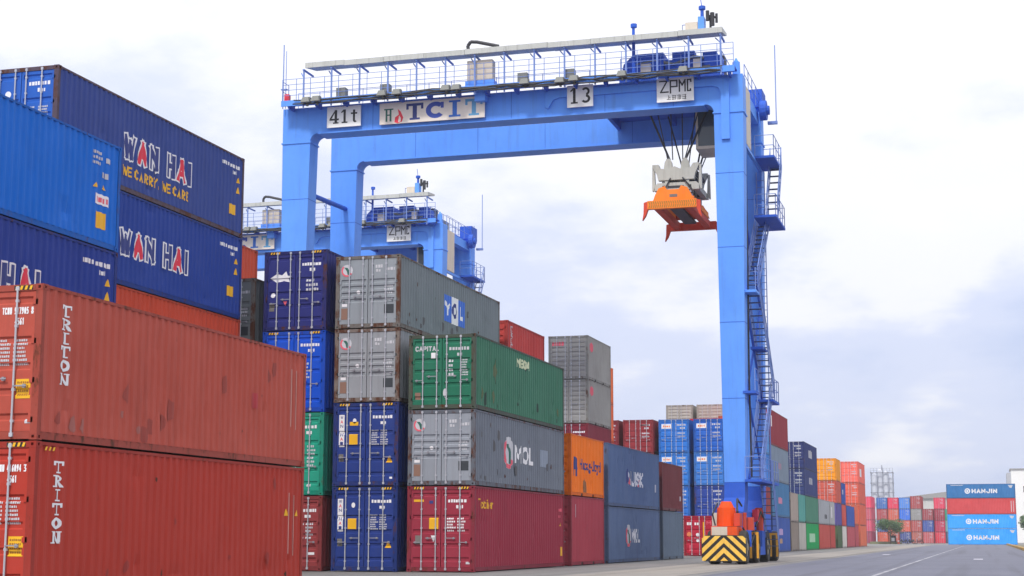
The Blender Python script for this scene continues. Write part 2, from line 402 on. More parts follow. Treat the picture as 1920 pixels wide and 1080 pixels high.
def m_casting():      # corner casting with its lashing holes sunk in
    mb = MB(); w, l, h = .162, .178, .118
    def face(o, u, v, U, V, n):
        o, u, v, n = map(Vector, (o, u, v, n)); c = o + u * U / 2 + v * V / 2
        outer = [o, o + u * U, o + u * U + v * V, o + v * V]
        hole = [c + u * (math.cos(t) * U * .24) + v * (math.sin(t) * V * .32) for t in (math.radians(225), math.radians(315), math.radians(45), math.radians(135))]
        deep = [p - n * .05 for p in hole]
        mb.add(outer + hole + deep, [(0, 1, 5, 4), (1, 2, 6, 5), (2, 3, 7, 6), (3, 0, 4, 7), (4, 5, 9, 8), (5, 6, 10, 9), (6, 7, 11, 10), (7, 4, 8, 11), (8, 9, 10, 11)])
    face((-w, 0, 0), (1, 0, 0), (0, 0, 1), w, h, (0, -1, 0)); face((0, 0, 0), (0, 1, 0), (0, 0, 1), l, h, (1, 0, 0))
    mb.add([(-w, 0, 0), (0, 0, 0), (0, l, 0), (-w, l, 0), (-w, 0, h), (0, 0, h), (0, l, h), (-w, l, h)], [(3, 2, 1, 0), (4, 5, 6, 7), (2, 3, 7, 6), (3, 0, 4, 7)])
    return mb
def m_door(H, style, s):
    mb = MB(); pts = door_profile(H, style); xa, xb = (0.012, W / 2 - .155); fr = .06
    z0, z1 = pts[0][0], pts[-1][0]
    def X(x): return s * x
    def bx(a, b, ya, yb, za, zb): p, q = sorted((X(a), X(b))); mb.box(p, q, ya, yb, za, zb)
    bx(xa, xa + fr, YD, YD + .05, z0, z1); bx(xb - fr, xb, YD, YD + .05, z0, z1)
    vs = []
    for z, d in pts: vs += [(X(xa + fr), YD + .003 + d, z), (X(xb - fr), YD + .003 + d, z)]
    mb.add(vs, [(2 * i, 2 * i + 1, 2 * i + 3, 2 * i + 2) for i in range(len(pts) - 1)])
    for i in range(4):                                                  # hinges
        z = z0 + (.08 + .28 * i) * (z1 - z0); bx(xb - .06, xb + .05, YD - .018, YD - .002, z - .05, z + .05)
    return mb
def m_bar(H, s, x):
    mb = MB(); X = s * x; mb.tube((X, -.022, .05), (X, -.022, H - .04), .0195, 6)
    for za in (.06, H - .12): mb.box(X - .035, X + .035, -.036, .004, za, za + .07)
    for za in (.32, .9, H * .5, H * .72, H - .34): mb.box(X - .03, X + .03, -.03, YD, za, za + .05)
    return mb
def m_handle(H, s, x, z, d):
    mb = MB(); X = s * x; a, b = sorted((X, X + s * d)); mb.box(a, b, -.046, -.036, z, z + .026)
    mb.box(X + s * d * .8 - .025, X + s * d * .8 + .025, -.036, YD, z - .025, z + .045); return mb
def m_roof(L, H):
    mb = MB(); mb.box(-W / 2 + .07, W / 2 - .07, .10, L - .10, H - .05, H - .02); return mb
def m_floor(L):
    mb = MB(); mb.box(-W / 2 + .056, W / 2 - .056, .10, L - .10, .06, .14)
    n = int(L / .6)
    for i in range(n): mb.box(-W / 2 + .056, W / 2 - .056, .3 + i * .6, .36 + i * .6, .02, .06)
    return mb

class Cont: pass
GROUP = 'shipping containers stacked in the yard'
def container(label, xr, y0, z0, L, H, col, front='door', lod=2, style='A', rust=.2, frame_rust=.5, frame=None, rz=0.0, size=None, streak=.25, fade=.16, doorcol=None):
    c = Cont(); c.L, c.H, c.style = L, H, style
    key = 'paint_%d_%d_%d' % col + '_%d_%d' % (int(rust * 100), int(streak * 100))
    pm = paint(key, col, rust=rust, streak=streak, fade=fade)
    fc = frame or tuple(int(v * .86) for v in col)
    fm = paint('frame_%d_%d_%d_%d' % (fc + (int(frame_rust * 100),)), fc, rust=frame_rust, streak=.3)
    dm = paint('door_%d_%d_%d' % doorcol, doorcol, rust=.12) if doorcol else pm
    o = empty('shipping_container', (xr - W / 2, y0, z0), rz); c.o = o
    tag(o, label, 'container', GROUP)
    put('frame', shared(('frame', L, H, front, lod >= 2), fm, lambda: m_frame(L, H, front == 'door', lod >= 2)), o)
    c.side = put('side_panel', shared(('side_panel', L, H, 1, lod >= 2), pm, lambda: m_side_dented(L, H, 1, len(label) + len(CACHE)) if lod >= 2 else m_side(L, H, 1)), o)
    put('side_panel', shared(('side_panel', L, H, -1), pm, lambda: m_side(L, H, -1)), o)
    put('roof', shared(('roof', L, H), pm, lambda: m_roof(L, H)), o)
    put('underside', shared(('underside', L), M_FLOOR, lambda: m_floor(L)), o)
    if front == 'door':
        c.doors = []
        put('end_wall', shared(('end_wall', L, H, 0), pm, lambda: m_end(L, H, False)), o)
        for s in (-1, 1):
            d = put('door', shared(('door', H, style, s), dm, lambda: m_door(H, style, s)), o); c.doors.append(d)
            for x, hz, hd in ((.18, 1.12, .36), (.69, .98, .3)):
                put('locking_bar', shared(('locking_bar', H, s, x), M_STEEL, lambda: m_bar(H, s, x)), d)
                if lod >= 1: put('handle', shared(('handle', H, s, x), M_HANDLE, lambda: m_handle(H, s, x, hz, hd if x < .5 else .28)), d)
    else:
        put('end_wall', shared(('end_wall', L, H, 1), pm, lambda: m_end(L, H, True)), o)
        put('door', shared(('door_far', L, H), dm, lambda: MB().box(-W / 2 + .155, -.01, L - .07, L - .03, .16, H - .13)), o)
        put('door', shared(('door_far2', L, H), dm, lambda: MB().box(.01, W / 2 - .155, L - .07, L - .03, .16, H - .13)), o)
    if lod >= 2:
        me = shared(('corner_casting',), fm, m_casting)
        for sx in (0, 1):
            for sy in (0, 1):
                for z in (0, H - .118):
                    k = put('corner_casting', me, o)
                    if sx and not sy: k.location = (W / 2, 0, z)
                    elif sx: k.location = (W / 2, L, z); k.scale = (1, -1, 1)
                    elif not sy: k.location = (-W / 2, 0, z); k.scale = (-1, 1, 1)
                    else: k.location = (-W / 2, L, z); k.scale = (-1, -1, 1)
    pts = side_profile(L); c.sconf = (0, [p[0] for p in pts], prof_fn(pts))
    dp = door_profile(H, style); c.dconf = (1, [p[0] for p in dp], prof_fn(dp))
    return c
def on_side(c, pr, mat, name='lettering', conform=True):
    return pr.build(name, mat, c.side, lambda u, v, o: (XO + o, u, v), c.sconf if conform else None)
def on_door(c, pr, mat, leaf=1, name='lettering'):
    return pr.build(name, mat, c.doors[leaf], lambda u, v, o: (u, YD - o, v), c.dconf)
def on_frame(c, pr, mat, name='hazard_marking'):
    return pr.build(name, mat, c.o, lambda u, v, o: (u, .006 - o, v))
def hazard(c, side=False):
    for s in (-1, 1):
        p = Print(); q = Print(); q.fine = True
        u = s * (W / 2 - .42) - .2; p.rect(u, c.H - .11, .40, .085)
        for i in range(4): q.poly([(u + .02 + i * .1, c.H - .105), (u + .07 + i * .1, c.H - .105), (u + .095 + i * .1, c.H - .03), (u + .045 + i * .1, c.H - .03)])
        on_frame(c, p, M_BLACK); o = q.build('hazard_marking', M_YEL, c.o, lambda u, v, o: (u, .004 - o, v))
def number(c, a=None, b=None, seed=1, mat=None, u=.26, w=.72, h=.115):
    mat = mat or M_WHITE; p = Print(); v = c.H - .56
    if a:
        t = a.split(' '); p.word(t[0], u, v, w * .3, h, .022); p.word(t[1], u + w * .38, v, w * .44, h, .022); p.word(t[2], u + w * .9, v, w * .08, h, .022)
    else: p.dashes(u, v, w, h, seed)
    if b: p.word(b, u + w * .4, v - .2, w * .3, h, .022)
    else: p.dashes(u + w * .4, v - .2, w * .34, h, seed + 5)
    on_door(c, p, mat, 1)
def specs(c, seed=2, mat=None, leaf=1, u=.22, v=1.25, w=.74, h=.5, rows=6, cols=2):
    p = Print()
    for k in range(cols): p.block(u + k * w / cols, v, w / cols * .86, h, rows, seed + k)
    on_door(c, p, mat or M_DULLW, leaf)
def stick(c, mat, u, v, w, h, leaf=None, name='sticker', tri=False, inv=False):
    p = Print()
    if tri: p.poly([(u, v + (h if inv else 0)), (u + w, v + (h if inv else 0)), (u + w / 2, v + (0 if inv else h))])
    else: p.rect(u, v, w, h)
    return on_door(c, p, mat, leaf if leaf is not None else (1 if u > 0 else 0), name)
def sstick(c, mat, u, v, w, h, name='sticker', tri=False):
    p = Print()
    p.poly([(u, v), (u + w, v), (u + w / 2, v + h)]) if tri else p.rect(u, v, w, h)
    return on_side(c, p, mat, name)
def wear(c, seed, n, mat, r0, r1, tall=1.6):
    r = random.Random(seed); p = Print()          # scuffs and rust blooms with ragged outlines
    for _ in range(n):
        u, v, q = r.uniform(.6, c.L - .6), r.choice((r.uniform(.25, .7), r.uniform(.3, c.H - .4))), r.uniform(r0, r1); m = 9
        k = [(r.uniform(.5, 1), 2 * PI * i / m) for i in range(m)]
        p.poly([(u + q * a * math.cos(t), min(c.H - .1, max(.17, v + q * a * tall * math.sin(t)))) for a, t in k])
    p.fine = True; on_side(c, p, mat, 'wear_mark')
def swan(c, u, v, r, side=False):
    """round emblem: pale disc, red ring, green leaf shape"""
    f = (lambda p, m: on_side(c, p, m, 'emblem')) if side else (lambda p, m: on_door(c, p, m, 0, 'emblem'))
    f(Print().disc(u, v, r, 16), M_DULLW)
    def later(p, k): p.n = k; return p
    a = Print(); a.n = 40; a.ring(u, v, r * .98, r * .72, 130, 330, 12); f(a, M_PINK)
    b = Print(); b.n = 90; b.poly([(u - r * .5, v + r * .55), (u + r * .05, v + r * .5), (u + r * .5, v - r * .1), (u + r * .45, v - r * .7), (u + r * .1, v - r * .65), (u - r * .05, v - r * .05)]); f(b, M_TEAL)

# rows of the yard block: right-hand faces
RA, RB, RC, RD, RE, RF = [-16.63 - 2.79 * i for i in range(6)]
Y1, Y2, Y3, Y3B, Y4, Y5 = 25.9, 39.2, 52.5, 65.9, 72.85, 85.9
GAP = 0.022

# ------------------------------------------------------------------ the setting
def ground_mat(key, a, b, scale, stain=.3, rough=.85, tyre=.7):
    m = bpy.data.materials.new(key); m.use_nodes = True; t = m.node_tree; L = t.links; bs = t.nodes['Principled BSDF']; bs.inputs['Roughness'].default_value = rough
    N = t.nodes.new; tcn = N('ShaderNodeTexCoord')
    def noise(sc, det, ro, vs=(1, 1, 1)):
        mp = N('ShaderNodeMapping'); mp.inputs['Scale'].default_value = vs; L.new(tcn.outputs['Object'], mp.inputs[0])
        n = N('ShaderNodeTexNoise'); n.inputs['Scale'].default_value = sc; n.inputs['Detail'].default_value = det; n.inputs['Roughness'].default_value = ro; L.new(mp.outputs[0], n.inputs[0]); return n.outputs[0]
    def mp_(s, x, y):
        r = N('ShaderNodeMapRange'); r.inputs[1].default_value = x; r.inputs[2].default_value = y; L.new(s, r.inputs[0]); return r.outputs[0]
    def mixc(f, x, y, k=1.0):
        q = N('ShaderNodeMix'); q.data_type = 'RGBA'; mu = N('ShaderNodeMath'); mu.operation = 'MULTIPLY'; L.new(f, mu.inputs[0]); mu.inputs[1].default_value = k; L.new(mu.outputs[0], q.inputs[0])
        for i, v in ((6, x), (7, y)):
            if isinstance(v, tuple): q.inputs[i].default_value = v
            else: L.new(v, q.inputs[i])
        return q.outputs[2]
    c = mixc(mp_(noise(.18 * scale, 5, .6), .35, .65), a, b)
    c = mixc(mp_(noise(5 * scale, 6, .7), .35, .75), c, tuple(v * .72 for v in a[:3]) + (1,), .55)
    c = mixc(mp_(noise(.5 * scale, 6, .7, (1, .18, 1)), .56, .72), c, tuple(v * .55 for v in a[:3]) + (1,), stain)
    c = mixc(mp_(noise(1.0, 3, .5, (1.1, .012, 1)), .52, .66), c, tuple(v * .62 for v in a[:3]) + (1,), tyre)
    c = mixc(mp_(noise(.9 * scale, 2, .5), .68, .71), c, tuple(v * .45 for v in a[:3]) + (1,), tyre * .8)
    L.new(c, bs.inputs['Base Color'])
    bp = N('ShaderNodeBump'); bp.inputs['Strength'].default_value = .35; bp.inputs['Distance'].default_value = .02; L.new(noise(9, 8, .7), bp.inputs['Height']); L.new(bp.outputs[0], bs.inputs['Normal'])
    return m
def sheet(name, x0, x1, y0, y1, z, mat, kind='structure'):
    o = MB().add([(x0, y0, z), (x1, y0, z), (x1, y1, z), (x0, y1, z)], [(0, 1, 2, 3)]).build(name, mat); return tag(o, kind=kind)
GM = ground_mat('yard_concrete', (.215, .205, .195, 1), (.165, .163, .168, 1), 1.0)
AM = ground_mat('worn_asphalt', (.142, .146, .190, 1), (.116, .121, .164, 1), .8, .35)
BM = ground_mat('beige_concrete', (.30, .27, .235, 1), (.235, .22, .205, 1), 1.2)
sheet('ground', -900, 900, -150, 1500, -.020, GM)
sheet('road', -8.6, 3.1, -60, 296, -.014, AM)
sheet('runway_strip', -12.7, -9.2, -60, 300, -.012, BM)
sheet('runway_strip', -37.9, -34.0, 20, 300, -.012, BM)
sheet('lane_line', -3.50, -3.36, -20, 262, -.009, ground_mat('worn_line', (.42, .42, .46, 1), (.16, .16, .19, 1), 2.2, .6))
for x, y, w, l in ((-.75, 93.5, .5, 3.4), (-7.2, 118, .5, 3.2)):
    sheet('road_patch', x, x + w, y, y + l, -.009, plain('worn_patch', (186, 184, 196), .8))
# striped kerb along the right of the road
kb = empty('kerb', (3.35, 0, 0)); tag(kb, 'yellow and black striped kerb along the right edge of the road', 'kerb')
ky, kk = plain('kerb_yellow', (226, 178, 70), .8), plain('kerb_black', (48, 42, 38), .8)
km = {}
for i in range(70):
    m = (ky, kk)[i % 2]
    if i < 2: km[i] = MB().box(0, .32, .015, 2.985, -.02, .24).build('kerb_block', m, kb, (0, 96, 0), bevel=.03)
    else: put('kerb_block', km[i % 2].data, kb)
    (list(kb.children)[-1]).location = (0, 96 + i * 3.0, 0)
sheet('verge', 3.67, 30, 60, 300, .05, ground_mat('verge_soil', (.20, .17, .12, 1), (.15, .14, .09, 1), 1.0))

# ------------------------------------------------------------------ container stacks
def stack(xr, y0, L, items, z0=0.0):
    z = z0; out = []
    for it in items:
        lab, H, col = it[0], it[1], it[2]; kw = dict(it[3]) if len(it) > 3 else {}; fn = it[4] if len(it) > 4 else None
        c = container(lab, xr + kw.pop('dx', 0), y0 + kw.pop('dy', 0), z, L, H, col, **kw)
        if fn: fn(c)
        z += H + GAP; out.append(c)
    return out
def vtext(c, word, u, vtop, w, h, gap, mat=M_WHITE):
    p = Print()
    for i, ch in enumerate(word): p.slab(ch, u, vtop - h - i * (h + gap), w, h)
    on_side(c, p, mat)
def wanhai(c, u, v, w, h, slogan=False):
    """outlined letters, the two A in red"""
    tot = 1.3 + 1.1 + 1.05 + .55 + 1.05 + 1.1 + .42; k = (w - .08 * 6) / tot; x = u
    for ch, cw in (('W', 1.3), ('A', 1.1), ('N', 1.05), (' ', .55), ('H', 1.05), ('A', 1.1), ('I', .42)):
        cw *= k
        if ch != ' ':
            q = Print(); q.glyph(ch, x, v, cw, h, .27); on_side(c, q, M_WHITE)
            e_ = .05; q = Print(); q.n = 60; q.glyph(ch, x + e_, v + e_, cw - 2 * e_, h - 2 * e_, .17); on_side(c, q, M_RED if ch == 'A' else M_NAVYM)
        x += cw + .08
    if slogan:
        q = Print(); q.word('WE CARRY, WE CARE', u + .0, v - .50, w * .97, .32, .06); on_side(c, q, M_YEL)
def side_marks(c, yel=True, small=True, mat=M_WHITE):
    p = Print()
    if small:
        p.dashes(c.L - 1.7, c.H - .5, .5, .13, 3); p.dashes(c.L - 1.05, c.H - .5, .75, .13, 4); p.dashes(c.L - .9, c.H - .72, .4, .13, 6); on_side(c, p, mat)
    if yel:
        sstick(c, M_YEL, c.L - .55, c.H - .98, .22, .2, tri=True); sstick(c, M_YEL, c.L - .55, c.H - 1.36, .22, .24, tri=True)
        sstick(c, M_YEL, c.L - 1.05, c.H - 2.18, .42, .36)
RED_U, RED_L = (175, 82, 69), (171, 61, 50)
def triton_door(c, a, b, yv):
    number(c, a, b, u=.36, w=.68, h=.13); specs(c, 5, u=.24, v=1.38, w=.78, h=.52, rows=7)
    stick(c, M_YEL, .72, yv, .31, .36); q = Print(); q.n = 30
    for i in range(4): q.dashes(.75, yv + .05 + i * .075, .25, .045, 9 + i)
    on_door(c, q, plain('brown_marking', (150, 95, 20)), 1); stick(c, M_DULLW, .94, .30, .12, .08); hazard(c)
def tri_up(c):
    triton_door(c, 'TCNU 917905 8', '4561', .76); vtext(c, 'TRITON', .70, c.H - .30, .32, .225, .035)
    sstick(c, plain('red_patch', (176, 44, 52)), 9.05, 1.28, .36, .36, 'repair_patch')
    p = Print(); p.rect(11.36, .98, .045, 1.45); p.rect(11.66, .92, .035, 1.5); on_side(c, p, plain('faded_line', (196, 150, 142), .8), 'marking_line')
    wear(c, 3, 9, plain('scuff_dark', (152, 66, 56), .8), .05, .2); wear(c, 5, 4, plain('rust_spot', (84, 48, 34), .9), .02, .06); wear(c, 8, 4, plain('scuff_grey', (160, 96, 88), .8), .06, .16)
def tri_lo(c):
    wear(c, 13, 6, plain('scuff_low', (150, 50, 42), .8), .04, .14); wear(c, 15, 3, plain('rust_spot', (84, 48, 34), .9), .02, .06)
    triton_door(c, 'TCNU 416094 3', '4561', .80); vtext(c, 'TRITON', .66, c.H - .34, .32, .225, .035)
    p = Print(); p.rect(11.36, .75, .045, 1.5); p.rect(11.66, .7, .035, 1.5); on_side(c, p, plain('faded_line', (196, 150, 142), .8), 'marking_line')
    sstick(c, M_YEL, 11.1, 1.68, .16, .18, tri=True); sstick(c, M_YEL, 11.72, 1.68, .12, .16, tri=True)
    q = Print()
    for i in range(3): q.poly([(.30 + i * .13, c.H - .16), (.36 + i * .13, c.H - .16), (.40 + i * .13, c.H - .09), (.34 + i * .13, c.H - .09)])
    on_side(c, q, M_YEL, 'hazard_marking', False)
stack(RA, Y1, L40, [
    ('lower of the two near red containers with vertical white lettering at left', HC, RED_L, dict(style='A', rust=.12, frame_rust=.45, streak=.12, fade=.1), tri_lo),
    ('upper, more faded of the two near red containers with vertical white lettering', HC, RED_U, dict(style='A', rust=.2, frame_rust=.55, streak=.2), tri_up)])
def bright_blue(c):
    p = Print(); p.block(10.75, 2.18, .55, .42, 3, 3); p.dashes(11.45, 2.3, .3, .14, 2); p.dashes(11.25, 1.86, .3, .16, 5); on_side(c, p, M_DULLW)
    sstick(c, M_YEL, 10.85, 1.55, .22, .14, tri=True); sstick(c, M_YEL, 11.25, 1.55, .22, .14, tri=True)
    sstick(c, M_WHITE, 10.95, 1.12, .72, .28); q = Print(); q.n = 40; q.dashes(11.02, 1.18, .58, .16, 8); on_side(c, q, M_PINK)
    sstick(c, M_YEL, 11.0, .48, .5, .44)
NAVY, WBLUE = (47, 62, 132), (38, 64, 142)
stack(RC, Y1, L40, [
    ('dark blue container at the foot of the bright-blue-topped stack behind the near red pair', HC, (44, 60, 120), dict(lod=1)),
    ('brown container second from ground in the bright-blue-topped stack at left', HC, (130, 62, 56), dict(lod=1)),
    ('navy container with outlined lettering directly under the bright blue one at left edge', HC, (36, 58, 138), dict(style='C', rust=.05, streak=.1), lambda c: (wanhai(c, 4.2, .98, 4.4, .86), side_marks(c))),
    ('bright blue container topmost at the far left edge', HC, (26, 104, 198), dict(style='C', rust=.04, streak=.12, frame_rust=.4), bright_blue)])
def wan_door(c):
    number(c, None, None, 3); specs(c, 4); stick(c, M_WHITE, -1.0, 1.9, .3, .1); p = Print(); p.disc(-.42, 2.12, .1); on_door(c, p, M_WHITE, 0, 'sticker'); stick(c, M_YEL, -.6, 1.7, .4, .2)
stack(RD, Y2, L40, [
    ('dark green container at the foot of the five-high stack behind the near red pair', HC, (50, 92, 78), dict(lod=1)),
    ('dull red container second from ground of the five-high stack with navy tops', HC, (150, 66, 58), dict(lod=1)),
    ('orange-red container directly below the two long navy lettered containers', HC, (192, 74, 52), dict(style='A', rust=.1, streak=.2)),
    ('navy container with outlined lettering but no yellow slogan, second from top of tall stack', HC, WBLUE, dict(style='C', rust=.06, streak=.12), lambda c: (wanhai(c, 3.74, .93, 4.45, .86), side_marks(c))),
    ('faded navy container with outlined lettering and yellow slogan, topmost of the tall stack', HC, (54, 72, 136), dict(style='C', rust=.1, streak=.2, frame_rust=.75, frame=(84, 72, 84), doorcol=(42, 92, 176)), lambda c: (wanhai(c, 3.78, 1.0, 4.45, .86, True), side_marks(c), wan_door(c)))])
# bay with the three door-end columns
def tex(c):
    number(c, None, None, 7); specs(c, 8, M_WHITE, v=1.36, h=.5, rows=5); hazard(c)
    stick(c, M_YEL, -.42, 1.44, .33, .38); stick(c, plain('plate_grey', (120, 116, 112)), -.92, .92, .22, .3, name='data_plate'); stick(c, M_WHITE, -.36, 1.0, .2, .22, tri=True, inv=True)
    stick(c, M_YEL, -.98, 2.36, .36, .08); stick(c, M_NAVYM, -.42, 2.3, .14, .1); stick(c, M_DULLW, .9, .26, .14, .08)
    p = Print(); p.text('Textainer', .42, 2.14, 1.75, .34, .012); on_side(c, p, M_YEL)
    sstick(c, M_YEL, 11.55, .42, .36, .36); p = Print(); p.dashes(11.3, 2.2, .5, .14, 4); p.dashes(11.4, 1.95, .3, .12, 4); on_side(c, p, M_PINK); sstick(c, M_YEL, 11.45, 1.62, .3, .16, tri=True)
def grey_door(c, letters=True, sw=True):
    if sw: swan(c, -.80, c.H - .52, .22)
    p = Print(); p.dashes(.28, c.H - .46, .26, .12, 3); p.dashes(.66, c.H - .56, .34, .11, 4); p.dashes(.3, c.H - .6, .2, .1, 6); on_door(c, p, M_DULLW, 1)
    stick(c, plain('black_square', (50, 56, 62)), .62, .50, .36, .32); stick(c, plain('rust_plate', (138, 104, 88)), -1.0, .32, .24, .40, name='data_plate'); stick(c, M_WHITE, -.98, .78, .2, .1)
    p = Print(); p.disc(-.36, 1.28, .07); on_door(c, p, M_WHITE, 0, 'sticker'); p = Print(); p.block(.62, 1.2, .36, .36, 3, 5); on_door(c, p, M_DULLW, 1)
def mol_side(c, u, v, r, w, h):
    swan(c, u, v, r, True); p = Print(); p.word('MOL', u + r * 1.35, v - h / 2, w, h, .15); on_side(c, p, M_WHITE)
def mol_low(c):
    wear(c, 31, 10, plain('grey_scuff', (92, 92, 96), .9), .05, .2); wear(c, 33, 6, plain('rust_spot', (84, 48, 34), .9), .03, .09); grey_door(c); mol_side(c, 4.15, 1.30, .60, 2.55, .66); sstick(c, plain('pale_patch', (138, 148, 164)), 8.6, .98, 1.0, .66, 'repair_patch')
def capital(c):
    p = Print(); p.word('CAPITAL', -.98, 2.02, .86, .17, .035); on_door(c, p, M_DULLW, 0); number(c, None, None, 11, M_DULLW); stick(c, M_WHITE, -.40, 1.76, .16, .2)
    p = Print(); p.block(.24, 1.15, .2, .62, 4, 5); p.block(.70, 1.15, .26, .6, 7, 6); on_door(c, p, M_DULLW, 1); stick(c, plain('rust_plate', (138, 104, 88)), -.98, .34, .2, .24, name='data_plate')
    p = Print(); p.disc(-.02 + .14, .55, .08, sy=2); on_door(c, p, M_DULLW, 1, 'paint_wear'); wear(c, 21, 4, plain('rust_bloom', (92, 106, 76), .9), .08, .26, 2.2); wear(c, 22, 6, plain('dark_scuff', (44, 66, 56), .9), .05, .2)
    p = Print(); p.word('MEGA', 5.25, 1.96, 1.75, .34, .09); on_side(c, p, plain('cream_marking', (206, 212, 176)))
stack(RA, Y3, L40, [
    ('maroon container with small yellow lettering on the ground below the grey emblem one', HC, (146, 50, 66), dict(style='A', rust=.06, streak=.1, fade=.12), tex),
    ('grey container with round emblem and white letters between the green and maroon ones', ST, (112, 118, 128), dict(style='B', rust=.1, frame_rust=.75, streak=.25, doorcol=(142, 147, 156)), mol_low),
    ('long green container with rusty edges and pale lettering, above grey and maroon ones', ST, (64, 114, 92), dict(style='C', rust=.1, frame_rust=.6, streak=.22, frame=(70, 78, 68), doorcol=(40, 108, 84)), capital)])
def wan_plate(c, extra):
    number(c, None, None, 21); specs(c, 22, M_DULLW, v=1.42, w=.66, h=.55, rows=7); hazard(c)
    stick(c, M_WHITE, -1.0, 1.36, .2, 1.12, name='name_plate')
    for i, ch in enumerate('WAN HAI'):
        if ch == ' ': continue
        q = Print(); q.n = 50; q.text(ch, -.955, 2.33 - i * .15, .11, .11, .02); on_door(c, q, M_RED if ch == 'A' else M_NAVYM, 0)
    stick(c, M_YEL, -.62, 1.44, .32, .36); stick(c, M_PLATE, -1.0, .85, .18, .26, name='data_plate'); stick(c, M_YEL, .76, .80, .24, .24, tri=True)
    p = Print(); p.disc(-.42, 2.26, .07, sy=1.3); on_door(c, p, M_WHITE, 0, 'sticker')
    if extra: stick(c, M_YEL, -.60, 2.1, .32, .13); stick(c, M_WHITE, .9, .24, .1, .07)
def yol(c):
    wear(c, 41, 8, plain('grey_scuff', (92, 92, 96), .9), .05, .2); wear(c, 43, 7, plain('rust_spot', (84, 48, 34), .9), .03, .09); grey_door(c); u, v = 4.85, .86
    p = Print(); p.rect(u, v, 2.6, 1.02); on_side(c, p, M_BLUEM, 'name_plate')
    p = Print(); p.n = 30; p.rect(u + .92, v - .02, .80, 1.06); on_side(c, p, M_WHITE, 'name_plate')
    p = Print(); p.n = 60; p.glyph('Y', u + .15, v + .25, .62, .52, .15); p.glyph('L', u + 1.95, v + .25, .46, .52, .16); on_side(c, p, M_WHITE)
    p = Print(); p.n = 60; p.ring(u + 1.32, v + .52, .30, .14); on_side(c, p, M_NAVYM)
DB = (36, 56, 124)
stack(RB, Y3, L40, [
    ('dark blue container on the ground, its door with white name plate and no amber bar', HC, DB, dict(style='A', rust=.08, streak=.15, frame_rust=.45), lambda c: wan_plate(c, False)),
    ('dark blue container, its door with white name plate and amber bar under a small sticker', HC, (38, 58, 126), dict(style='A', rust=.08, streak=.15, frame_rust=.6), lambda c: wan_plate(c, True)),
    ('grey container with round emblem on its door, directly below the topmost grey one', ST, (144, 147, 152), dict(style='B', rust=.1, frame_rust=.9, streak=.3, frame=(118, 108, 102)), grey_door),
    ('grey container with blue and white lettered square on its side, topmost of its column', ST, (116, 123, 128), dict(style='B', rust=.08, frame_rust=.8, streak=.2, doorcol=(140, 146, 152), frame=(108, 104, 100)), yol)])
def navy_logo(c):
    number(c, None, None, 31); p = Print(); p.poly([(-.98, 1.92), (-.72, 2.08), (-.52, 2.02), (-.36, 2.16), (-.30, 2.0), (-.14, 1.98), (-.28, 1.9), (-.22, 1.76), (-.46, 1.82), (-.70, 1.74)]); on_door(c, p, M_WHITE, 0, 'emblem')
    p = Print(); p.block(.42, 1.42, .5, .5, 3, 2); on_door(c, p, M_DULLW, 1); p = Print(); p.disc(-.86, 1.3, .09); on_door(c, p, M_WHITE, 0, 'sticker'); stick(c, M_PLATE, -1.0, .72, .2, .28, name='data_plate'); stick(c, M_PINK, -.46, .9, .16, .18, tri=True, inv=True); hazard(c)
stack(RC, Y3, L40, [
    ('brown-red container on the ground right of the near red pair, partly hidden', ST, (140, 60, 62), dict(style='A', rust=.1), lambda c: (number(c, None, None, 41), specs(c, 42, v=1.1, h=.6, rows=5), stick(c, M_WHITE, .7, .55, .24, .09))),
    ('sea green container seen between the near red pair and the dark blue column', HC, (44, 150, 126), dict(style='A', rust=.04, streak=.12), lambda c: (number(c, None, None, 51), specs(c, 52, v=1.0, h=.8, rows=6), stick(c, M_WHITE, .6, .3, .14, .08))),
    ('royal blue container below the navy one with white emblem', HC, (18, 78, 192), dict(style='C', rust=.04, streak=.1), lambda c: (number(c, None, None, 61), specs(c, 62, v=1.2, h=.6, rows=5, w=.5, cols=1), hazard(c))),
    ('navy container with white emblem on its door, topmost of its column', HC, (42, 46, 112), dict(style='A', rust=.06, streak=.14, frame_rust=.6), navy_logo)])
stack(RD, Y3, L40, [
    ('hidden dark container at the foot of the column behind the navy emblem one', ST, (70, 74, 88), dict(lod=0)),
    ('hidden rust-red container second in the column left of the navy emblem one', ST, (140, 70, 60), dict(lod=0)),
    ('hidden grey container third in the column left of the navy emblem one', ST, (120, 124, 128), dict(lod=0)),
    ('weathered grey container with black square, squeezed between the tall stack and the navy column', ST, (112, 118, 120), dict(style='B', rust=.2, frame_rust=.8, frame=(108, 104, 100)), lambda c: grey_door(c, sw=False))])
stack(RE, Y3, L20, [
    ('hidden blue short container at the foot of the rear five-high column', 2.591, (50, 80, 140), dict(lod=0)),
    ('hidden red short container second in the rear five-high column', 2.438, (150, 60, 50), dict(lod=0)),
    ('hidden green short container third in the rear five-high column', 2.438, (60, 110, 80), dict(lod=0)),
    ('hidden brown short container fourth in the rear five-high column', 2.591, (120, 70, 56), dict(lod=0)),
    ('orange-red short container peeping out just right of the tall stack with navy tops', 2.438, (198, 80, 56), dict(style='A', rust=.08), lambda c: (sstick(c, M_YEL, 5.0, .3, .2, .24), sstick(c, M_YEL, 5.6, .15, .2, .24)))])
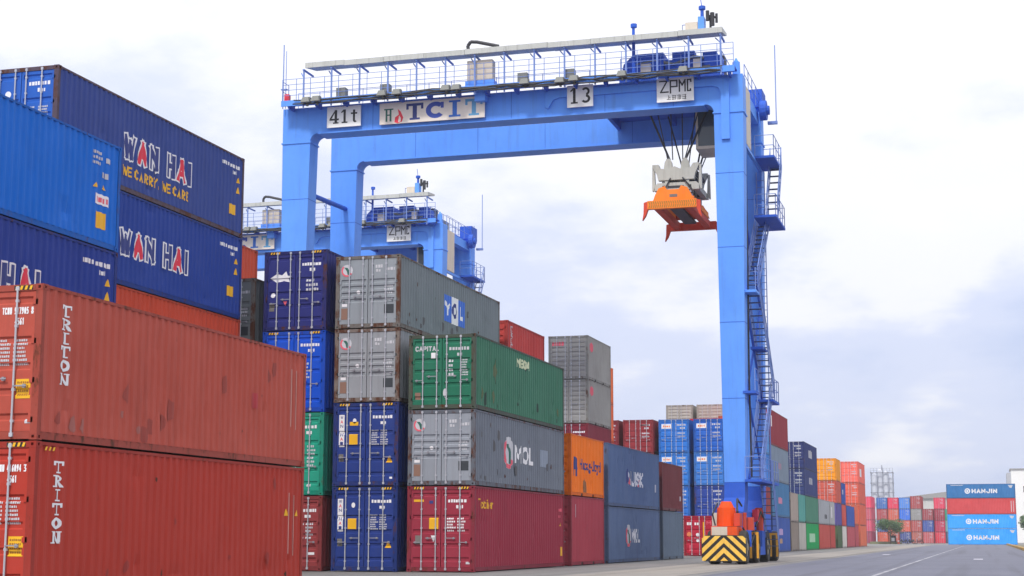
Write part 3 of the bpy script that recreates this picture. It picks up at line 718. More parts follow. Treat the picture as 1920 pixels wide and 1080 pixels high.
# short bay, then the long blue pair
def hapag(c):
    p = Print(); p.text('Hapag-Lloyd', 1.55, 1.0, 3.9, .60, .02); on_side(c, p, M_NAVYM)
    p = Print(); p.poly([(.42, .82), (.62, .82), (.62, 1.1), (.9, 1.1), (.9, .82), (1.12, .82), (1.2, 1.15), (1.12, 1.5), (.9, 1.64), (.6, 1.64), (.42, 1.4)]); on_side(c, p, M_NAVYM, 'emblem')
    p = Print(); p.poly([(2.1, .05 + .12), (2.75, .17), (2.62, .62), (2.42, .78), (2.2, .6)]); on_side(c, p, plain('soot_smudge', (140, 92, 50)), 'stain')
stack(RA, Y3B, L20, [
    ('short rose-red container on the ground under the bright orange one', HC, (165, 66, 78), dict(front='door', style='D', rust=.05, streak=.1), lambda c: (sstick(c, M_DULLW, .7, 2.0, .18, .55), specs(c, 71))),
    ('short bright orange container with dark blue lettering', ST, (246, 122, 24), dict(style='D', rust=.04, streak=.06, frame_rust=.1), hapag)])
def tri_small(c): vtext(c, 'TRITON', .45, c.H - .2, .30, .225, .035, M_DULLW)
stack(RB, Y3B, L20, [
    ('hidden blue short container at the foot of the column with the red topmost one', ST, (60, 84, 130), dict(lod=0)),
    ('blue short container behind the bright orange one, only its edge in view', ST, (62, 86, 140), dict(lod=1)),
    ('hidden grey short container under the red topmost short one', ST, (110, 112, 116), dict(lod=0)),
    ('short brick red container with vertical white letters, topmost behind the green one', ST, (178, 66, 62), dict(style='D', rust=.08), tri_small)])
BG = (92, 112, 148)
def blue_word(c):
    u, v = 4.0, 1.05
    p = Print(); p.word('NUISK', u + .35, v, 3.6, .72, .16); on_side(c, p, M_WHITE)
    p = Print(); p.n = 40; p.poly([(u, v + .1), (u + .55, v + .2), (u + .4, v + .85), (u, v + .7)]); on_side(c, p, M_NAVYM, 'emblem')
    p = Print(); p.n = 60; p.poly([(u + .5, v + .1), (u + .9, v + .05), (u + .75, v + .62)]); p.poly([(u + 2.6, v), (u + 2.9, v), (u + 3.1, v + .4)]); on_side(c, p, M_PINK, 'emblem')
    sstick(c, M_DULLW, 11.1, .9, .2, .4)
stack(RA, Y4, L40, [
    ('blue-grey container on the ground with red emblem and white letters', ST, (98, 116, 148), dict(front='door', rust=.08, streak=.25), lambda c: mol_side(c, 4.4, 1.25, .55, 1.9, .66)),
    ('slate blue container with slanted white and red lettering, over the blue-grey emblem one', HC, BG, dict(rust=.05, streak=.22), blue_word)])
stack(RA, Y5, L20, [
    ('short plain grey-blue container on the ground beside the red door-end one', ST, (106, 120, 136), dict(rust=.08, streak=.3)),
    ('short dark maroon container over the short grey-blue one', ST, (116, 54, 58), dict(rust=.05, frame_rust=.3), lambda c: sstick(c, M_DULLW, 5.3, .6, .16, .26))])
def grey_spot(c, door=True):
    p = Print(); p.disc(.95, 1.95, .42, sy=.7); on_side(c, p, M_PINK, 'emblem')
    if door: p = Print(); p.dashes(-1.0, 2.0, .8, .24, 3); on_door(c, p, M_PINK, 0)
GC = (152, 150, 146)
stack(RC, 92.2, L20, [
    ('hidden brown short container at the foot of the twin grey column', ST, (120, 74, 62), dict(lod=0)),
    ('short dull red container second in the twin grey column, mostly hidden', ST, (136, 56, 62), dict(lod=0)),
    ('short dark red container directly beneath the twin cream-grey ones', ST, (134, 48, 62), dict(style='D', lod=1), lambda c: number(c, None, None, 81)),
    ('lower of the twin cream-grey short containers with a red spot', ST, GC, dict(style='D', rust=.05, frame_rust=.6), lambda c: grey_spot(c, False)),
    ('upper of the twin cream-grey short containers, with red marks on door and side', ST, GC, dict(style='D', rust=.05, frame_rust=.6), grey_spot)])
stack(RD, 105.3, L20, [
    ('hidden grey short container at the foot of the orange-edged column', ST, (120, 120, 124), dict(lod=0)),
    ('hidden blue short container in the orange-edged column', ST, (60, 86, 140), dict(lod=0)),
    ('orange-red short container just right of the dark red one under the twin greys', ST, (206, 92, 66), dict(lod=1, style='D')),
    ('coral short container showing only its edge beside the lower twin grey', ST, (236, 112, 70), dict(lod=1, style='D')),
    ('coral short container showing only its edge beside the upper twin grey', ST, (240, 116, 66), dict(lod=1, style='D'))])
def small_door(c, seed=1, lab=False, mat=None):
    p = Print(); p.dashes(.25, c.H - .5, .7, .14, seed); p.dashes(.5, c.H - .75, .4, .14, seed + 1); p.dashes(.3, 1.45, .6, .12, seed + 2); p.dashes(.3, 1.2, .6, .12, seed + 3); on_door(c, p, mat or M_DULLW, 1)
    if lab:
        stick(c, M_WHITE, -.98, c.H - .72, .78, .36, 0, 'name_plate'); q = Print(); q.n = 40; q.dashes(-.86, c.H - .62, .56, .16, seed); on_door(c, q, plain('orange_marking', (230, 130, 80)), 0)
FB = (44, 108, 196)
def okred(c):
    p = Print(); p.dashes(-1.0, 1.98, .34, .2, 3); p.dashes(-.5, 1.98, .3, .2, 4); p.disc(-.3, 1.35, .12); p.disc(-.3, .98, .1); on_door(c, p, M_WHITE, 0)
    p = Print(); p.disc(-.86, 1.38, .16); on_door(c, p, plain('orange_marking', (230, 130, 80)), 0, 'emblem'); p = Print(); p.rect(-.86, .3, .1, .4); p.text('M', .3, 2.0, .3, .22); p.dashes(.7, 1.9, .3, .2, 2); on_door(c, p, M_PINK, 0)
stack(RA, 105.6, L40, [('crimson container with white letters on its door, on the ground left of the crane wheels', ST, (172, 34, 56), dict(style='A', rust=.05), okred)])
stack(RB, 126.0, L40, [
    ('hidden grey container at the foot of the blue column beside the crane leg', ST, (110, 112, 120), dict(lod=0)),
    ('navy container third from top in the blue column beside the crane leg', ST, (46, 72, 152), dict(lod=1), lambda c: small_door(c, 3)),
    ('sky blue container second from top, left of the crane leg, with white plate', ST, (62, 122, 200), dict(lod=1), lambda c: small_door(c, 4, True)),
    ('mid blue container on top, left of the crane leg, with white plate', ST, (40, 96, 186), dict(lod=1), lambda c: small_door(c, 5, True))])
stack(RC, 126.0, L40, [
    ('hidden brown container at the foot of the blue column farther from the crane leg', ST, (120, 80, 70), dict(lod=0)),
    ('blue container peeping out above the short maroon one, third from top', ST, (52, 112, 196), dict(lod=1), lambda c: small_door(c, 6)),
    ('blue container second from top in the blue column next to the dark reds', ST, (56, 124, 206), dict(lod=1), lambda c: small_door(c, 7, True)),
    ('blue container on top of the blue column next to the dark reds', ST, (50, 116, 200), dict(lod=1), lambda c: small_door(c, 8, True))])
DR = (140, 48, 54)
stack(RD, 125.6, L40, [
    ('hidden dark container at the foot of the dark red column', ST, (90, 60, 60), dict(lod=0)),
    ('hidden green container second in the dark red column', ST, (60, 100, 84), dict(lod=0)),
    ('dark red container behind the slate blue one, second from top', ST, (132, 50, 52), dict(lod=1), lambda c: small_door(c, 9)),
    ('dark red container with white marks, topmost left of the blue columns', ST, DR, dict(lod=1, style='A'), lambda c: (small_door(c, 10), small_door(c, 11)))])
stack(RE, 125.6, L40, [
    ('hidden grey container at the foot of the column behind the coral edge', ST, (110, 110, 110), dict(lod=0)), ('hidden rust container second behind the coral edge', ST, (130, 70, 50), dict(lod=0)),
    ('brick red container third up between the coral edge and the dark red column', ST, (150, 62, 54), dict(lod=1)), ('dark red container on top between the coral edge and the dark red column', ST, (128, 46, 54), dict(lod=1), lambda c: small_door(c, 12))])
for xr, nm, sd in ((RD, 'left', 1), (RC, 'right', 2)):
    stack(xr, 143.9, L40, [
        ('hidden blue container at the foot of the %s far cream column' % nm, ST, (60, 90, 140), dict(lod=0)), ('hidden red container second in the %s far cream column' % nm, ST, (150, 60, 50), dict(lod=0)),
        ('hidden green container third in the %s far cream column' % nm, ST, (70, 120, 90), dict(lod=0)), ('hidden ochre container fourth in the %s far cream column' % nm, ST, (190, 150, 80), dict(lod=0)),
        ('cream-grey container on top far behind the blue columns, %s of two' % nm, ST, (168, 164, 156), dict(lod=1, style='D'))])
stack(RC + .3, 131.0 + 7.6, L20 - 1.2, [
    ('hidden brown short container at the foot of the column behind the blue doors', ST, (120, 80, 60), dict(lod=0)), ('hidden grey short container second behind the blue doors', ST, (110, 110, 116), dict(lod=0)), ('hidden red short container third behind the blue doors', HC, (160, 50, 50), dict(lod=0)),
    ('crimson short container whose top edge shows above the blue columns', HC, (204, 34, 62), dict(lod=1))], z0=.35)
stack(RB, 138.6, L20 - 1.2, [
    ('hidden teal short container at the foot of the column beside the crane leg', ST, (60, 110, 110), dict(lod=0)), ('hidden navy short container second beside the crane leg', ST, (50, 60, 110), dict(lod=0)), ('hidden rust short container third beside the crane leg', HC, (150, 70, 50), dict(lod=0)),
    ('orange-brown short container whose top edge shows beside the crane leg', HC, (206, 92, 66), dict(lod=1), lambda c: small_door(c, 14))], z0=.55)
stack(RA, 125.6, L20, [
    ('short navy container on the ground behind the crane wheels', ST, (58, 66, 124), dict(lod=1)), ('short dull red container second up, right of the crane stairs', ST, (150, 62, 64), dict(lod=1)),
    ('short sky blue container third up, right of the crane stairs', ST, (66, 134, 212), dict(lod=1)), ('short light blue container on top, right of the crane stairs', ST, (92, 152, 214), dict(lod=1))])
def far_word(c, mat=M_PINK, u=4.3, w=3.0, v=1.1, h=.55, seed=3, m2=None):
    p = Print(); p.dashes(u, v, w, h, seed); on_side(c, p, mat)
    if m2: p = Print(); p.dashes(u + .3, v - .7, w * .7, h * .8, seed + 1); on_side(c, p, m2)
stack(RA, 132.6, L40, [
    ('violet-blue container with pale letters at ground level right of the crane', HC, (64, 92, 164), dict(lod=1), lambda c: far_word(c, plain('violet_marking', (190, 160, 205)), v=1.4, m2=plain('ochre_marking', (190, 150, 110)))),
    ('steel blue container with pink letters, second up right of the crane', HC, (72, 122, 166), dict(lod=1), lambda c: far_word(c, plain('rose_marking', (206, 130, 160)))),
    ('pale grey-blue container with faint letters, third up right of the crane', HC, (128, 142, 158), dict(lod=1), lambda c: far_word(c, plain('mauve_marking', (160, 130, 150)))),
    ('dark red container on top of the column right of the crane', HC, (146, 50, 60), dict(lod=1), lambda c: (sstick(c, M_WHITE, .55, 1.5, .5, .9), small_door(c, 15)))])
stack(RA, 145.6, L20, [('short taupe container at ground level beside the violet-blue one', ST, (146, 134, 124), dict(lod=1)), ('short beige container stacked on the taupe one', ST, (172, 158, 148), dict(lod=1))])
stack(RA, 151.9, L20, [('short off-white container at ground level left of the bright green one', ST, (186, 182, 174), dict(lod=1)), ('short teal container stacked on the off-white one', ST, (92, 160, 152), dict(lod=1))])
stack(RA, 158.2, L40, [
    ('bright green container with a white square at ground level', ST, (40, 158, 88), dict(lod=1), lambda c: sstick(c, plain('pale_green_patch', (170, 214, 176)), 2.9, .75, 5.4, .85, 'name_plate')),
    ('grey-green container above the bright green one', ST, (80, 134, 112), dict(lod=1)),
    ('navy container with white marks third up over the grey-green one', ST, (54, 64, 116), dict(lod=1), lambda c: (far_word(c, M_DULLW, 4, 3.2, 1.2, .7), small_door(c, 16))),
    ('navy container with white marks on top over the green containers', ST, (48, 58, 112), dict(lod=1), lambda c: (far_word(c, M_DULLW, 4, 3.6, 1.2, .8), small_door(c, 17)))])
stack(RA, 170.8, L40, [('red container at ground level right of the bright green one', ST, (190, 84, 74), dict(lod=1)), ('silver-grey container with dark emblem above the red one', ST, (166, 168, 172), dict(lod=1), lambda c: far_word(c, M_BLACK, 6.5, 2.5, .6, .5))])
stack(RA, 183.3, L20, [('short red container next along the ground after the long red one', ST, (186, 76, 68), dict(lod=1)), ('short pale grey container next to the silver-grey one', ST, (176, 176, 176), dict(lod=1), lambda c: sstick(c, M_WHITE, 2, .8, .9, 1.2))])
stack(RA, 192.6, L20, [('short dark green container at ground level under the orange topmost one', ST, (84, 104, 74), dict(lod=1)), ('short violet container second under the orange topmost one', ST, (92, 84, 150), dict(lod=1)),
    ('short brick container with door marks under the orange topmost one', ST, (196, 92, 76), dict(lod=1), lambda c: small_door(c, 18)), ('short orange-yellow container on top in the far row', ST, (248, 156, 40), dict(lod=1), lambda c: small_door(c, 19))])
stack(RA, 199.2, L20, [('short white container at ground level in the far row', ST, (214, 208, 200), dict(lod=1)), ('short vermilion container over the short white one', ST, (204, 84, 74), dict(lod=1)), ('short royal blue container third up in the far row', ST, (50, 84, 164), dict(lod=1), lambda c: far_word(c, M_DULLW, 1.5, 1.5, 1.2, .6))])
stack(RA, 206.2, L40, [('rose container at ground level in the far row', ST, (188, 88, 96), dict(lod=1)), ('blue container second up left of the salmon column', ST, (60, 90, 168), dict(lod=1))])
stack(RA, 219.0, L20, [('short rosewood container at ground level beside the salmon column', HC, (182, 84, 92), dict(lod=1)), ('short orange container second up beside the salmon column', ST, (224, 112, 80), dict(lod=1))])
stack(RA, 228.0, L40, [('orange-brown container at the foot of the salmon column', HC, (222, 116, 84), dict(lod=1)), ('orange container second up in the salmon column', HC, (218, 104, 78), dict(lod=1), lambda c: small_door(c, 20)),
    ('terracotta container third up in the salmon column', HC, (214, 100, 80), dict(lod=1), lambda c: small_door(c, 21)), ('salmon container topmost of the far row, with pale square on its side', HC, (240, 114, 100), dict(lod=1), lambda c: (small_door(c, 22), sstick(c, M_WHITE, 2.5, .9, 3, 1.1)))])
stack(-24.5, 372.0, L40, [('plum container at the foot of the pink column left of the far end rank', ST, (150, 60, 84), dict(lod=0)), ('rose container second up in the pink column left of the far end rank', ST, (206, 84, 110), dict(lod=0)), ('dusky rose container third up in the pink column left of the far end rank', ST, (196, 90, 106), dict(lod=0)), ('pink-red container topmost of the pink column left of the far end rank', ST, (226, 76, 104), dict(lod=0))])
# rank of door ends across the far end of the yard
RANK = [
 [('orange', (226, 110, 84)), ('blue', (96, 122, 196)), ('dull red', (180, 88, 92)), ('steel blue', (74, 122, 192))],
 [('rust', (186, 96, 82)), ('coral', (214, 104, 86)), ('terracotta', (206, 106, 86)), ('crimson', (222, 62, 92))],
 [('navy', (78, 90, 150)), ('orange-red', (214, 104, 84)), ('bright blue', (62, 122, 226)), ('sky blue', (88, 142, 222))],
 [('brown', (176, 100, 88)), ('brick', (178, 88, 84)), ('grey', (152, 152, 150)), ('brown-red', (168, 78, 78))],
 [('rose', (190, 98, 102)), ('dark blue', (66, 88, 160)), ('maroon', (156, 74, 78)), None],
 [('scarlet', (222, 66, 84)), ('carmine', (196, 52, 86)), ('wine', (160, 56, 72)), ('strawberry', (222, 68, 96))],
]
ordn = ('ground', 'second', 'third', 'top'); colname = ('leftmost', 'second', 'third', 'fourth', 'fifth', 'rightmost')
for i, colm in enumerate(RANK):
    its = []
    for j, cc in enumerate(colm):
        if cc: its.append(('%s container in the far end rank, %s layer of the %s column' % (cc[0], ordn[j], colname[i]), HC if (i == 3 and j == 3) else ST, cc[1], dict(lod=0), (lambda s: (lambda c: small_door(c, s)))(30 + 4 * i + j)))
    stack(-21.75 + i * 2.55, 384 + (3 if i == 5 else 0), L40, its)
stack(-6.6, 387, L40, [('dark teal container at ground behind the side-on blue stack', ST, (70, 84, 104), dict(lod=0)), ('grey-teal container second up behind the side-on blue stack', ST, (120, 164, 160), dict(lod=0)), ('green container third up behind the side-on blue stack', ST, (60, 150, 120), dict(lod=0))])
# side-on stack at the end of the road
def hanjin(c):
    p = Print(); p.word('HANJIN', 4.5, .9, 4.5, .78, .22); on_side(c, p, M_WHITE); p = Print(); p.ring(3.75, 1.3, .5, .3); p.disc(3.75, 1.3, .2); on_side(c, p, M_WHITE, 'emblem')
    p = Print(); p.poly([(10.9, c.H - .25), (11.8, c.H - .3), (11.5, c.H - .8), (11.2, c.H - .7)]); on_side(c, p, M_DULLW, 'sticker'); p = Print(); p.dashes(.8, c.H - .3, 2.2, .16, 4); on_side(c, p, M_DULLW)
HJ = (58, 158, 246)
z = 0
for lab, H, col, fn in (('light blue container with white lettering, side-on at ground level at road end', HC, HJ, hanjin), ('light blue container with white lettering, side-on, second up at road end', ST, HJ, hanjin),
                    ('red container side-on between the blue ones at the end of the road', HC, (196, 70, 72), lambda c: (sstick(c, M_DULLW, 11.3, .4, .12, 2.0, 'marking_line'), sstick(c, M_DULLW, 11.7, .4, .1, 2.0, 'marking_line'))), ('dull blue container with white lettering, topmost of the side-on stack', ST, (50, 112, 168), hanjin)):
    c = container(lab, 0, 0, 0, L40, H, col, lod=1, streak=.05, rust=.02)
    c.o.location = (-6.8, 309.8 + W / 2, z); c.o.rotation_euler = (0, 0, -PI / 2); fn(c); z += H + GAP

# ------------------------------------------------------------------ rubber-tyred gantry crane
CB = paint('crane_blue', (96, 152, 246), rust=.05, streak=.2, fade=.12, rough=.5, scale=.6, satur=1.04)
CBD = paint('crane_machine_blue', (50, 92, 190), rust=.06, streak=.25, fade=.15, scale=1.5)
CBH = paint('crane_rail_blue', (118, 144, 206), rust=.05, streak=.1, satur=.95)
CREAM = paint('cream_panel', (206, 196, 182), rust=.05, streak=.3, fade=.1)
CANOPY = paint('canopy_sheet', (186, 188, 184), rust=.06, streak=.35, fade=.15)
SIGNW = plain('sign_white', (246, 244, 242), .5)
SIGNC = plain('sign_cream', (226, 216, 206), .5)
GRATE = plain('walkway_grating', (70, 82, 118), .7)
LAMP_G = plain('fitting_grey', (120, 122, 118), .6)
ORANGE = paint('orange_paint', (222, 84, 38), rust=.08, streak=.2)
GREYH = paint('head_block_grey', (182, 182, 174), rust=.14, streak=.3)
SPRO = paint('spreader_orange', (248, 130, 54), rust=.08, streak=.2)
SPRR = paint('spreader_red', (196, 74, 56), rust=.2, streak=.3)
CLOSED = plain('cab_interior', (60, 58, 60), .6)
def glass_mat():
    m = bpy.data.materials.new('cab_glass'); m.use_nodes = True; b = m.node_tree.nodes['Principled BSDF']
    b.inputs['Base Color'].default_value = (.05, .07, .09, 1); b.inputs['Roughness'].default_value = .08; b.inputs['Alpha'].default_value = 1; return m
GLASS = glass_mat()
CW = 24.0           # overall width, left outer face x = 0
def rail_run(mb, x0, x1, y, z, h=1.05, step=1.5, r=.022):
    n = max(1, round((x1 - x0) / step))
    for i in range(n + 1): x = x0 + (x1 - x0) * i / n; mb.tube((x, y, z), (x, y, z + h), r, 5)
    for k in (.5, 1.0): mb.tube((x0, y, z + h * k), (x1, y, z + h * k), r * .8, 5)
def rail_run_y(mb, y0, y1, x, z, h=1.05, step=1.3, r=.022):
    n = max(1, round((y1 - y0) / step))
    for i in range(n + 1): y = y0 + (y1 - y0) * i / n; mb.tube((x, y, z), (x, y, z + h), r, 5)
    for k in (.5, 1.0): mb.tube((x, y0, z + h * k), (x, y1, z + h * k), r * .8, 5)
def girder_poly():
    pts = [(0, 21.43), (0, 23.25), (CW, 23.25), (CW, 21.43), (CW - 1.42, 21.43)]
    for i in range(7): t = i / 6 * PI / 2; pts.append((CW - 1.42 - .42 + .42 * math.cos(t), 21.43 + .42 * math.sin(t)))
    for i in range(7): t = (6 - i) / 6 * PI / 2; pts.append((1.55 + .42 - .42 * math.cos(t), 21.43 + .42 * math.sin(t)))
    pts.append((1.55, 21.43)); out = []
    for p in pts:
        if not out or (abs(p[0] - out[-1][0]) + abs(p[1] - out[-1][1])) > 1e-4: out.append(p)
    return out
def stair(crane, x0, x1, y0, z0, y1, z1, n):
    """inclined flight with treads and hand rails, running along the crane's travel direction"""
    mb = MB()
    for x in (x0, x1):
        d = Vector((0, y1 - y0, z1 - z0)); up_ = Vector((0, 0, .12))
        a = Vector((x, y0, z0)); b = Vector((x, y1, z1))
        mb.add([a - up_, b - up_, b + up_, a + up_, a - up_ + Vector((.03, 0, 0)), b - up_ + Vector((.03, 0, 0)), b + up_ + Vector((.03, 0, 0)), a + up_ + Vector((.03, 0, 0))], [(0, 1, 2, 3), (7, 6, 5, 4), (0, 4, 5, 1), (1, 5, 6, 2), (2, 6, 7, 3), (3, 7, 4, 0)])
        mb.tube(a + Vector((0, 0, 1)), b + Vector((0, 0, 1)), .025, 5); mb.tube(a + Vector((0, 0, .55)), b + Vector((0, 0, .55)), .018, 5)
        nn = max(4, n // 2)
        for i in range(nn + 1): p = a + (b - a) * (i / nn); mb.tube(p, p + Vector((0, 0, 1)), .022, 5)
        if n > 9:
            for i in range(0, nn, 2): p = a + (b - a) * (i / nn); q_ = a + (b - a) * ((i + 1) / nn); mb.tube(p + Vector((0, 0, 1)), q_, .016, 5)
    st = mb.build('stair_flight', CBH, crane)
    tm = None
    for i in range(n):
        t = (i + .5) / n; p = (0, y0 + (y1 - y0) * t, z0 + (z1 - z0) * t)
        if tm is None: tm = MB().box(x0 + .03, x1, -.12, .12, -.018, .018).build('tread', GRATE, st, p).data
        else: put('tread', tm, st, p)
    return st
def platform(crane, x0, x1, y0, y1, z, rails='xXyY', m=CB):
    p = MB().box(x0, x1, y0, y1, z - .12, z).build('platform', m, crane)
    mb = MB()
    if 'y' in rails: rail_run(mb, x0 + .03, x1 - .03, y0 + .03, z, step=.7)
    if 'Y' in rails: rail_run(mb, x0 + .03, x1 - .03, y1 - .03, z, step=.7)
    if 'x' in rails: rail_run_y(mb, y0 + .03, y1 - .03, x0 + .03, z, step=.9)
    if 'X' in rails: rail_run_y(mb, y0 + .03, y1 - .03, x1 - .03, z, step=.9)
    if mb.v: mb.build('railing', CBH, p)
    return p
def sign(crane, x0, x1, z0, z1, mat, name='sign_board'):
    return MB().box(x0, x1, -.20, -.15, z0, z1).build(name, mat, crane, bevel=.008)
def sign_print(s, pr, mat): return pr.build('lettering', mat, s, lambda u, v, o: (u, -.20 - o, v))

def make_crane():
    c = empty('gantry_crane', (-34.35, 75.0, 0)); gp = girder_poly()
    for k, y in enumerate((0.0, 6.5)):
        MB().prism(gp, y, y + 1.05).build('girder', CB, c)
        for s in (0, 1):
            x0, x1 = (-.05, 1.60) if s == 0 else (CW - 1.47, CW + .05)
            MB().box(x0, x1, y - .05, y + 1.10, 21.36, 21.43).build('flange', CB, c)
            if s == 0: b, t = (.16, 1.22), (0, 1.55)
            else: b, t = (CW - 1.25, CW - .27), (CW - 1.42, CW)
            MB().frustum((b[0], b[1], y + .05, y + .95, 3.72), (t[0], t[1], y, y + 1.05, 21.36)).build('leg', CB, c)
            for zs in (7.6, 11.2, 14.8, 18.4):
                q = (zs - 3.72) / (21.36 - 3.72); xa = b[0] + (t[0] - b[0]) * q; xb = b[1] + (t[1] - b[1]) * q
                MB().box(xa - .007, xb + .007, y + .05 * (1 - q) - .007, y + .95 + .1 * q + .007, zs, zs + .025).build('weld_seam', CBD, c)
        for xs in (5.0, 8.6, 12.4, 17.2, 20.6): MB().box(xs, xs + .022, y - .006, y + 1.056, 21.845, 23.256).build('weld_seam', CBD, c)
        MB().box(2.0, CW - 1.86, y - .06, y + 1.11, 21.79, 21.845).build('bottom_flange', CB, c)
    # ties between the two portal frames
    MB().box(CW - .62, CW - .12, 1.05, 6.5, 22.35, 22.95).build('tie_beam', CB, c)
    MB().tube((1.2, 1.0, 18.85), (.9, 6.55, 19.2), .13, 10).build('brace', CBD, c)
    MB().tube((CW - .6, 1.0, 15.6), (CW - .6, 6.5, 15.6), .16, 10).build('brace', CBD, c)
    # walkways along both girders, brackets, hand rails
    for y0, y1, yr, nm in ((-.85, -.004, -.82, 'front'), (7.554, 8.4, 8.36, 'rear')):
        MB().box(.25, CW - .25, y0, y1, 23.36, 23.44).build('walkway', CBD, c)
        yk = (y0, y0 + .05) if nm == 'front' else (y1 - .05, y1)
        MB().box(.25, CW - .25, yk[0] - .004, yk[1] - .002, 23.16, 23.46).build('kick_plate', CB, c)
        bk = None
        for i in range(16):
            x = .6 + i * 1.52
            if bk is None: bk = MB().box(0, .08, y0 + .07, y1 - .02, 23.06, 23.35).build('walkway_bracket', CBD, c, (x, 0, 0)).data
            else: put('walkway_bracket', bk, c, (x, 0, 0))
        mb = MB(); rail_run(mb, .3, CW - .3, yr, 23.44, 1.15, .78, .018); mb.tube((.3, yr, 23.73), (CW - .3, yr, 23.73), .014, 5).tube((.3, yr, 24.3), (CW - .3, yr, 24.3), .014, 5)
        rail_run_y(mb, y0 + .04, y1 - .04, .3, 23.44); mb.build('railing', CBH, c)
    rq = random.Random(11); mb = MB()
    for k in range(4):
        x = .5 + rq.random(); pts = []
        while x < 23.3: pts.append((x, -.93 - .05 * rq.random(), 23.16 + .07 * k + rq.uniform(-.07, .07))); x += rq.uniform(.5, 1.3)
        mb.path(pts, rq.uniform(.03, .055), 5)
    mb.build('cable_bundle', M_DARK, c)
    rr = random.Random(5)
    lamp = None
    for x in (1.75, 2.3, 5.9, 6.7, 9.3, 9.85, 13.4, 15.2, 15.9, 18.3, 21.3):
        if lamp is None:
            mb = MB(); mb.box(-.2, .2, -.1, .12, -.1, .14).frustum((-.24, .24, -.3, -.1, -.16), (-.16, .16, -.2, .02, .12)).box(-.05, .05, 0, .12, -.3, -.1)
            lamp = mb.build('floodlight', LAMP_G, c, (x, -.98, 23.36))
        else: put('floodlight', lamp.data, c, (x, -.98, 23.36 + rr.uniform(-.03, .05)))
    mb = MB(); rail_run(mb, .4, 16.2, 1.0, 23.25, 1.1, 1.2, .018); mb.tube((.4, 1.0, 23.5), (16.2, 1.0, 23.5), .014, 5); mb.build('railing', CBH, c)
    for x0_ in (3.2, 5.6, 12.9, 15.3): MB().box(x0_, x0_ + .5, -.6, -.2, 23.46, 24.0).build('junction_box', LAMP_G, c)
    # canopy over the front walkway: posts, beam and roof sheets
    cp = None; n = 15
    for i in range(n):
        x = 1.5 + i * (21.6 / (n - 1))
        if cp is None:
            mb = MB(); mb.tube((0, -.86, 23.02), (0, -.86, 24.98), .05, 6); mb.tube((0, -.86, 24.6), (-.3, -.5, 24.97), .03, 5); mb.box(-.04, .04, -.95, .35, 24.97, 25.05); cp = mb.build('canopy_post', CBH, c, (x, 0, 0))
        else: put('canopy_post', cp.data, c, (x, 0, 0))
    for i in range(10):
        x0 = 1.62 + i * 2.16; j = rr.uniform(-.015, .02)
        mb = MB(); mb.add([(x0, -1.0, 25.06 + j), (x0 + 2.145, -1.0, 25.06 + j), (x0 + 2.145, .5, 25.32 + j), (x0, .5, 25.32 + j), (x0, -1.0, 25.33 + j), (x0 + 2.145, -1.0, 25.33 + j), (x0 + 2.145, .5, 25.45 + j), (x0, .5, 25.45 + j)],
                          [(3, 2, 1, 0), (4, 5, 6, 7), (0, 1, 5, 4), (1, 2, 6, 5), (2, 3, 7, 6), (3, 0, 4, 7)]); mb.build('roof_panel', CANOPY, c)
    MB().path([(10.35, -.6, 25.25), (10.3, -.6, 25.62), (10.45, -.6, 25.82), (10.8, -.6, 25.78), (11.9, -.5, 25.5)], .09, 8).build('hose', M_DARK, c)
    MB().box(10.28, 11.62, -.66, -.15, 23.75, 24.82).build('control_cabinet', CREAM, c, bevel=.02)
    MB().box(10.2, 11.7, -.70, -.1, 23.46, 23.75).build('cabinet_base', CB, c)
    MB().box(10.65, 11.2, -.55, -.01, 22.75, 23.3).build('junction_box', CB, c)
    # raised conduit duct on the front girder, bending down the right leg
    d = [(14.2, 22.28), (14.35, 22.2), (14.6, 22.62), (14.9, 22.72), (22.55, 22.72), (22.85, 22.6), (22.95, 22.35), (22.95, 20.05), (23.35, 20.05), (23.35, 22.75), (23.2, 23.02), (22.9, 23.08), (14.35, 23.08), (14.2, 22.95)]
    MB().prism(d, -.13, -.004).build('conduit_duct', CB, c)
    # sign boards
    s = sign(c, 2.55, 4.42, 22.02, 23.12, SIGNW); p = Print(); p.slab('4', 2.68, 22.22, .56, .72); p.slab('1', 3.28, 22.22, .5, .72); p.slab('t', 3.86, 22.22, .52, .72); sign_print(s, p, M_BLACK)
    s = sign(c, 5.45, 11.08, 21.98, 23.1, SIGNC)
    for ch, u, w, m in (('T', 6.9, .92, M_NAVYM), ('C', 7.95, 1.0, plain('tcit_blue', (48, 74, 166))), ('I', 9.02, .95, plain('tcit_mid_blue', (40, 104, 196))), ('T', 10.05, .92, plain('tcit_pale_blue', (92, 156, 200)))):
        p = Print(); p.slab(ch, u, 22.12, w, .86); sign_print(s, p, m)
    p = Print(); p.rect(5.78, 22.12, .1, .62); p.rect(6.0, 22.12, .1, .62); p.rect(5.7, 22.72, .5, .07); p.rect(5.88, 22.42, .12, .07); sign_print(s, p, M_TEAL)
    p = Print(); p.poly([(6.26, 22.06), (6.42, 22.0), (6.66, 22.06), (6.74, 22.28), (6.6, 22.6), (6.44, 22.75), (6.5, 22.45), (6.3, 22.32)]); p.n = 10; sign_print(s, p, M_RED)
    p = Print(); p.n = 40; p.poly([(6.46, 22.06), (6.6, 22.08), (6.62, 22.25), (6.52, 22.4)]); sign_print(s, p, SIGNC)
    s = sign(c, 15.34, 16.66, 22.14, 23.26, SIGNW, 'number_board'); p = Print(); p.slab('1', 15.44, 22.32, .54, .8); p.slab('3', 16.02, 22.32, .56, .8); sign_print(s, p, M_BLACK)
    s = sign(c, 19.84, 21.66, 22.05, 23.26, SIGNW); p = Print()
